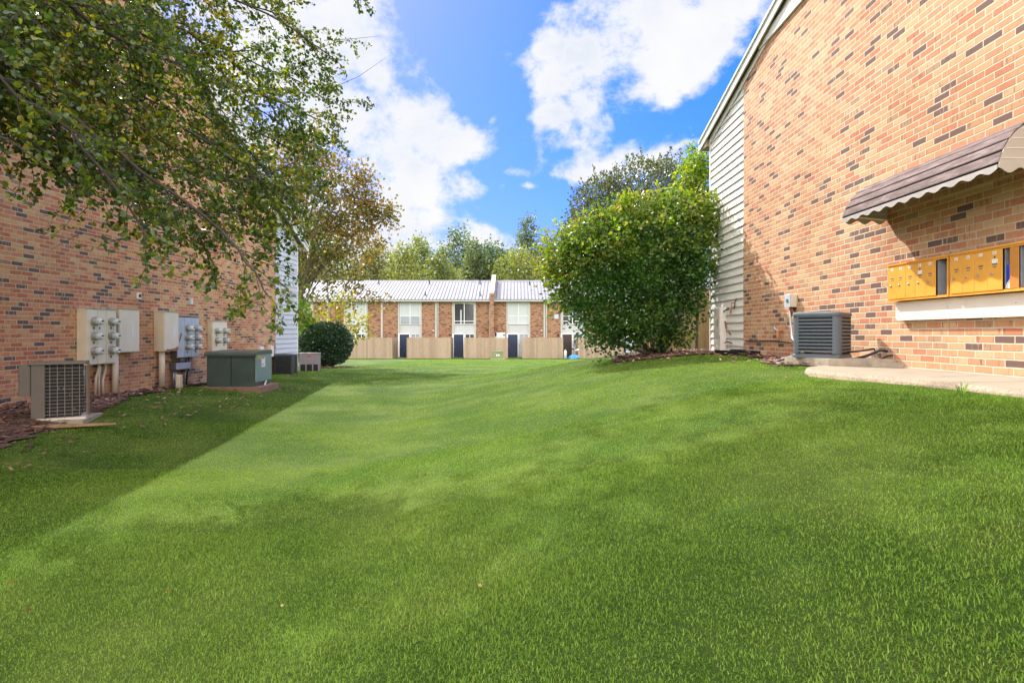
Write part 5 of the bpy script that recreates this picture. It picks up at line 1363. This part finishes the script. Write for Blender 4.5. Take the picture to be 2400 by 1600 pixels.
# yellow sapling and shrubs behind the clipped bush
Y = 29.0
simple_tree('yellow_sapling', 'thin yellow leaved sapling standing behind the round clipped bush', 'tree', ((772 - 1206) * Y / F, Y, gh(-9.3, Y)),
            [YB(Y, 720, 740, 26, 24, 1), YB(Y, 772, 740, 30, 34, 1.2), YB(Y, 815, 735, 30, 26, 1), YB(Y, 845, 755, 26, 24, .8), YB(Y, 800, 700, 34, 18, .6), YB(Y, 790, 770, 50, 24, 1), YB(Y, 838, 780, 24, 18, .5)], 900, .15, LM['yellow'], .04, M['bark'], clump=5, cs=.12, shell=.3, shape='oval', fork=.5)
simple_tree('green_shrub', 'loose bright green and yellow shrub between the left building corner and the round clipped bush', 'shrub', ((712 - 1206) * 25.5 / F, 25.5, gh(-9.3, 25.5)),
            [YB(25.5, 704, 730, 16, 34, 1), YB(25.5, 712, 780, 24, 26, 1), YB(25.5, 706, 815, 22, 24, 1), YB(25.5, 722, 760, 18, 20, .6)], 1500, .13, LM['light'], .03, M['bark'], clump=5, cs=.1, shell=.3, shape='oval', fork=.3)

# ---- round clipped bush
def round_bush():
    Y = 25.6; s = Y / F; cx, cz = (767 - 1206) * s, (781 - 806) * s; g = gh(cx, Y); b = Vector((cx, Y, g))
    rt = thing('clipped_bush', 'round clipped dark green bush on the lawn beside the taupe condenser', 'bush', b)
    P, d = blob_points([(cx, Y, cz, 57 * s, 57 * s, 49 * s, 1)], 19000, .55)
    P += .03 * np.sin(P * 7); k = P[:, 2] > g + .12 + .05 * rng.random(len(P)); P, d = P[k], d[k]
    o = leaf_cloud('foliage', P, rng.uniform(.055, .10, len(P)), LM['holly'], rt, d * .9, 'oval'); o.location = -b
    st = []
    for k in range(9): a = k * .7; st.append(([b + Vector((.12 * math.cos(a), .12 * math.sin(a), -.05)), b + Vector((.4 * math.cos(a), .4 * math.sin(a), .4)), b + Vector((.7 * math.cos(a), .7 * math.sin(a), 1.1))], [.035, .025, .01]))
    
    for q in st: o = fasttubes('stem', [q], 6, M['bark'], rt); o.location = -b
round_bush()

# ---- trees beyond the far building (each its own)
def far_trees():
    spec = [  # px centre, top py, width px, depth, material, label
        (640, 560, 120, 66, 3, 'gray green tree low behind the left building roof corner'),
        (760, 520, 130, 68, 4, 'pale olive tree behind the rusty leaved tree'),
        (880, 575, 110, 64, 2, 'olive brown tree just right of the rusty tree above the far roof'),
        (945, 585, 100, 62, 4, 'yellow green low tree above the far roof, left part'),
        (985, 560, 80, 70, 1, 'mid green tree with loose top above the far roof, left of centre'),
        (1030, 590, 80, 62, 1, 'small rounded green tree above the far roof left of the fire wall'),
        (1075, 548, 84, 72, 0, 'deep green pointed tree above the far roof near the centre'),
        (1115, 572, 70, 66, 3, 'gray green tree just left of the brick fire wall'),
        (1165, 575, 80, 68, 0, 'dark green tree directly behind the brick fire wall'),
        (1238, 518, 70, 74, 3, 'tallest thin gray green tree right of the brick fire wall'),
        (1215, 590, 110, 62, 4, 'light olive tree right of the fire wall above the ridge'),
        (1285, 560, 90, 66, 2, 'brownish green tree left of the large vine bush'),
        (1350, 590, 110, 64, 1, 'green tree partly hidden behind the large vine bush'),
        (1440, 600, 120, 66, 0, 'dark tree hidden mostly behind the evergreen'),
        (1560, 590, 140, 66, 2, 'olive tree hidden mostly behind the large bush and evergreen')]
    for i, (px, top, w, Y, mt, lab) in enumerate(spec):
        s = Y / F; x = (px - 1206) * s; g = -2.1; T = (781 - top) * s; W = w * s / 2; r = random.Random(i + 40)
        bl = []
        H = T - (-.5)
        for k in range(13):
            t = (k + .5) / 13; z = T - H * t; rr = 2.3 * W * (.30 + .85 * math.sin(min(1, t * 1.15) * math.pi / 2) - .1 * t) * r.uniform(.6, 1.0)
            bl.append((x + r.uniform(-.45, .45) * W * (0.15 + t), Y + r.uniform(-.5, .5) * W, z, rr * .72, rr * .72, H / 11 * r.uniform(.9, 1.4), rr))
        simple_tree('distant_tree', lab, 'tree', (x, Y, g), bl, 9000, .30, LM['far%d' % mt], .22, M['bark_gray'], 'trees beyond the far apartment row', clump=11, cs=.30, shell=.5, nlimb=12)
    # farther wood, seen as one mass through the gaps
    P = []; 
    for k in range(70):
        x = rng.uniform(-60, 60); y = rng.uniform(86, 104); h = rng.uniform(11.5, 15.5)
        q, d = blob_points([(x, y, h * .42 - 1, 4, 4, h * .5, 1)], 700, .6, 8, .5); P.append(q)
    P = np.concatenate(P); o = leaf_cloud('distant_wood', P, rng.uniform(.4, .8, len(P)), LM['far0'], None, None, 'oval'); tag(o, 'dark mass of woodland seen through gaps behind the distant trees', 'wood', kind='stuff')
far_trees()

# a few weeds at the path edge and fallen leaves
def fallen():
    n = 26; y = 2.0 + 24 * rng.random(n) ** 1.6; x = rng.uniform(-.9, .75, n) * np.minimum(y, 8.5); k = (x > -6.6) & (x < 3.2); x, y = x[k], y[k]
    P = np.stack([x, y, gz(x, y) + .024], 1); d = rng.normal(size=P.shape); d[:, 2] *= .15
    m = leafmat('fallen_leaf_tones', [(0, (.16, .09, .04)), (.4, (.30, .19, .07)), (.7, (.42, .32, .10)), (1, (.22, .12, .07))], .1, .6, .3, 1, .1)
    tag(leaf_cloud('fallen_leaves', P, rng.uniform(.014, .03, len(P)), m, None, d, 'oval'), 'sparse brown and yellow fallen leaves scattered over the lawn', 'leaves', kind='stuff')
fallen()
def weeds():
    x, y = 3.30, 4.25; g = gh(x, y); m = MB()
    for k in range(14):
        a = k * .5; L = random.uniform(.05, .13); w = .004; dx, dy = math.cos(a), math.sin(a)
        b = (x + .02 * dx, y + .02 * dy, g); mid = (x + dx * L * .4, y + dy * L * .4, g + L * .6); t = (x + dx * L, y + dy * L, g + L * .75)
        m.add([(b[0] - dy * w, b[1] + dx * w, b[2]), (b[0] + dy * w, b[1] - dx * w, b[2]), (mid[0] + dy * w, mid[1] - dx * w, mid[2]), (mid[0] - dy * w, mid[1] + dx * w, mid[2]), t], [(0, 1, 2, 3), (3, 2, 4)])
    tag(m.build('weed_tuft', LM['bush']), 'tuft of long bright grass blades at the edge of the concrete path', 'plant')
weeds()

# ================================================================== LIGHT, SKY, CAMERA
SUN = Vector((-.506, 1.0, 1.0)).normalized()
sl = bpy.data.lights.new('sun', 'SUN'); sl.energy = 4.3; sl.angle = R(.53); sl.color = (1.0, .95, .86)
so = bpy.data.objects.new('sun', sl); COL.objects.link(so); so.rotation_euler = (-SUN).to_track_quat('-Z', 'Y').to_euler(); so.location = (-20, 40, 40)
elev = math.asin(SUN.z); az = math.atan2(SUN.x, SUN.y)
wd = bpy.data.worlds.new('World'); scene.world = wd; wd.use_nodes = True
t = NT(wd.node_tree); t.n.clear()
sky = t.new('ShaderNodeTexSky', sky_type='NISHITA'); sky.sun_disc = False; sky.sun_elevation = elev; sky.sun_rotation = az; sky.air_density = 1.0; sky.dust_density = .6; sky.ozone_density = 2.2
tc = t.new('ShaderNodeTexCoord').outputs['Generated']; s = t.sep(tc)
AZ = t.math('ARCTAN2', s[0], s[1]); EL = t.math('ARCSINE', s[2])
dirv = t.vec(t.math('MULTIPLY', s[0], 1), t.math('MULTIPLY', s[1], 1), t.math('MULTIPLY', s[2], 1.25))
warp = t.noise(dirv, 5, 3, .6, out=1)
ws = t.sep(warp)
AZw = t.math('ADD', AZ, t.math('MULTIPLY', t.math('SUBTRACT', ws[0], .5), .12)); ELw = t.math('ADD', EL, t.math('MULTIPLY', t.math('SUBTRACT', ws[1], .5), .10))
clouds = [ # px,py,rx,ry,rot deg,weight
    (660, 240, 260, 330, 0, 1.3), (800, 480, 210, 170, 25, 1.3), (960, 545, 200, 62, 12, 1.1), (1120, 560, 120, 26, 4, .9), (1090, 345, 95, 42, -12, 1.15), (1010, 300, 80, 40, 30, .9), (930, 400, 120, 90, 30, 1.1), (740, 120, 110, 180, 0, 1.1),
    (1010, 250, 60, 30, 20, .35), (890, 80, 45, 130, 0, .42), (1500, 60, 200, 110, 0, 1.3), (1400, 110, 110, 120, 10, 1.2), (1640, 50, 190, 100, -10, 1.2), (1470, 200, 130, 70, -20, 1.2), (1340, 195, 45, 60, 0, .9), (1590, 180, 90, 60, -25, 1.0),
    (1380, 310, 85, 60, 15, 1.1), (1280, 300, 26, 32, 0, .7), (1480, 395, 170, 40, -2, 1.2), (1350, 400, 100, 32, -10, 1.0), (1190, 408, 44, 20, 0, .85), (1160, 442, 40, 16, 0, .75), (1240, 450, 26, 9, 0, .6), (1160, 293, 18, 9, -20, .55), (1235, 330, 20, 30, 20, .3), (1200, 478, 26, 7, 0, .5), (1680, 210, 60, 40, 0, .3), (1620, 340, 60, 14, -15, .35), (1215, 245, 22, 16, 0, .28), (1205, 20, 16, 14, 0, .3)]
dens = None
for (cx, cy, rx, ry, rot, wt) in clouds:
    dx = (cx - 1206) / F; dz = (781 - cy) / F; a0 = math.atan(dx); e0 = math.atan(dz / math.sqrt(1 + dx * dx))
    k = 1 / F; ra = rx * k / (1 + dx * dx); re = ry * k / (1 + dz * dz) / math.sqrt(1 + dx * dx) * 1.02
    c, s_ = math.cos(R(rot)), math.sin(R(rot))
    u = t.math('SUBTRACT', AZw, a0); v = t.math('SUBTRACT', ELw, e0)
    uu = t.math('ADD', t.math('MULTIPLY', u, c / ra), t.math('MULTIPLY', v, -s_ / ra)); vv = t.math('ADD', t.math('MULTIPLY', u, s_ / re), t.math('MULTIPLY', v, c / re))
    r2 = t.math('ADD', t.math('MULTIPLY', uu, uu), t.math('MULTIPLY', vv, vv))
    g = t.math('MULTIPLY', t.math('POWER', 2.718, t.math('MULTIPLY', r2, -.9)), wt)
    dens = g if dens is None else t.math('ADD', dens, g)
# unseen cloud added beside and behind the viewer as fill light
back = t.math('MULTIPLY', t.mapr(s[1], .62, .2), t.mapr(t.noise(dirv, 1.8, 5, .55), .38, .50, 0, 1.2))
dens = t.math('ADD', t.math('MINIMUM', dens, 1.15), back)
fb = t.noise(dirv, 10, 12, .64, dist=.15)
d2 = t.math('ADD', dens, t.math('MULTIPLY', t.math('SUBTRACT', fb, .5), 3.6))
cov = t.mapr(d2, .48, 1.28)
fb2 = t.noise(dirv, 3.0, 8, .6)
ccol = t.ramp(t.math('MULTIPLY', t.mapr(d2, .5, 1.5), t.mapr(fb2, .35, .65)), [(0, (1.0, 1.0, 1.0)), (.6, (.92, .94, .99)), (1, (.80, .85, .96))])
hs = t.new('ShaderNodeHueSaturation'); hs.inputs['Saturation'].default_value = 1.5; hs.inputs['Value'].default_value = 1.0; t.set(hs.inputs['Color'], sky.outputs[0])
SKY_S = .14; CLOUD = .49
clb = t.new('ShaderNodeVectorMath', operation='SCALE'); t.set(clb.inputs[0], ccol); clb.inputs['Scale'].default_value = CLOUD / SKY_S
bright = t.mapr(s[1], .60, -.10, 1.0, 6.0); nd = t.new('ShaderNodeVectorMath', operation='SCALE'); t.set(nd.inputs[0], t.mix(t.mapr(s[1], .5, 0), clb.outputs[0], t.mix(1.0, clb.outputs[0], (1.0, .93, .83), 'MULTIPLY'))); t.set(nd.inputs['Scale'], bright); clb = nd  # out-of-view clouds boosted and warmed to fill the shaded walls
lum = t.new('ShaderNodeRGBToBW'); t.set(lum.inputs[0], hs.outputs[0])
cmpf = t.math('DIVIDE', 1.45, t.math('ADD', 1.0, t.math('MULTIPLY', lum.outputs[0], .22)))
skd = t.new('ShaderNodeVectorMath', operation='SCALE'); t.set(skd.inputs[0], hs.outputs[0]); t.set(skd.inputs['Scale'], cmpf)
skt = t.mix(1.0, skd.outputs[0], (.50, .55, 1.0), 'MULTIPLY')
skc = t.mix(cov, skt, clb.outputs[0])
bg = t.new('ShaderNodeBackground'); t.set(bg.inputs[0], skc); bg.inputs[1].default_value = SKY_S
wo = t.new('ShaderNodeOutputWorld'); t.l.new(bg.outputs[0], wo.inputs[0])

cam = bpy.data.cameras.new('camera'); cam.lens = 36 * F / 2400; cam.sensor_width = 36; cam.shift_x = -6 / 2400; cam.shift_y = -19 / 2400; cam.clip_end = 2000; cam.clip_start = .05
co = bpy.data.objects.new('camera', cam); COL.objects.link(co); co.location = (0, 0, 0); co.rotation_euler = (R(90), 0, 0); scene.camera = co
vs = scene.view_settings; vs.view_transform = 'Standard'; vs.look = 'None'; vs.exposure = 1.02; vs.gamma = 1; vs.use_curve_mapping = False
scene.cycles.max_bounces = 8; scene.cycles.transparent_max_bounces = 8
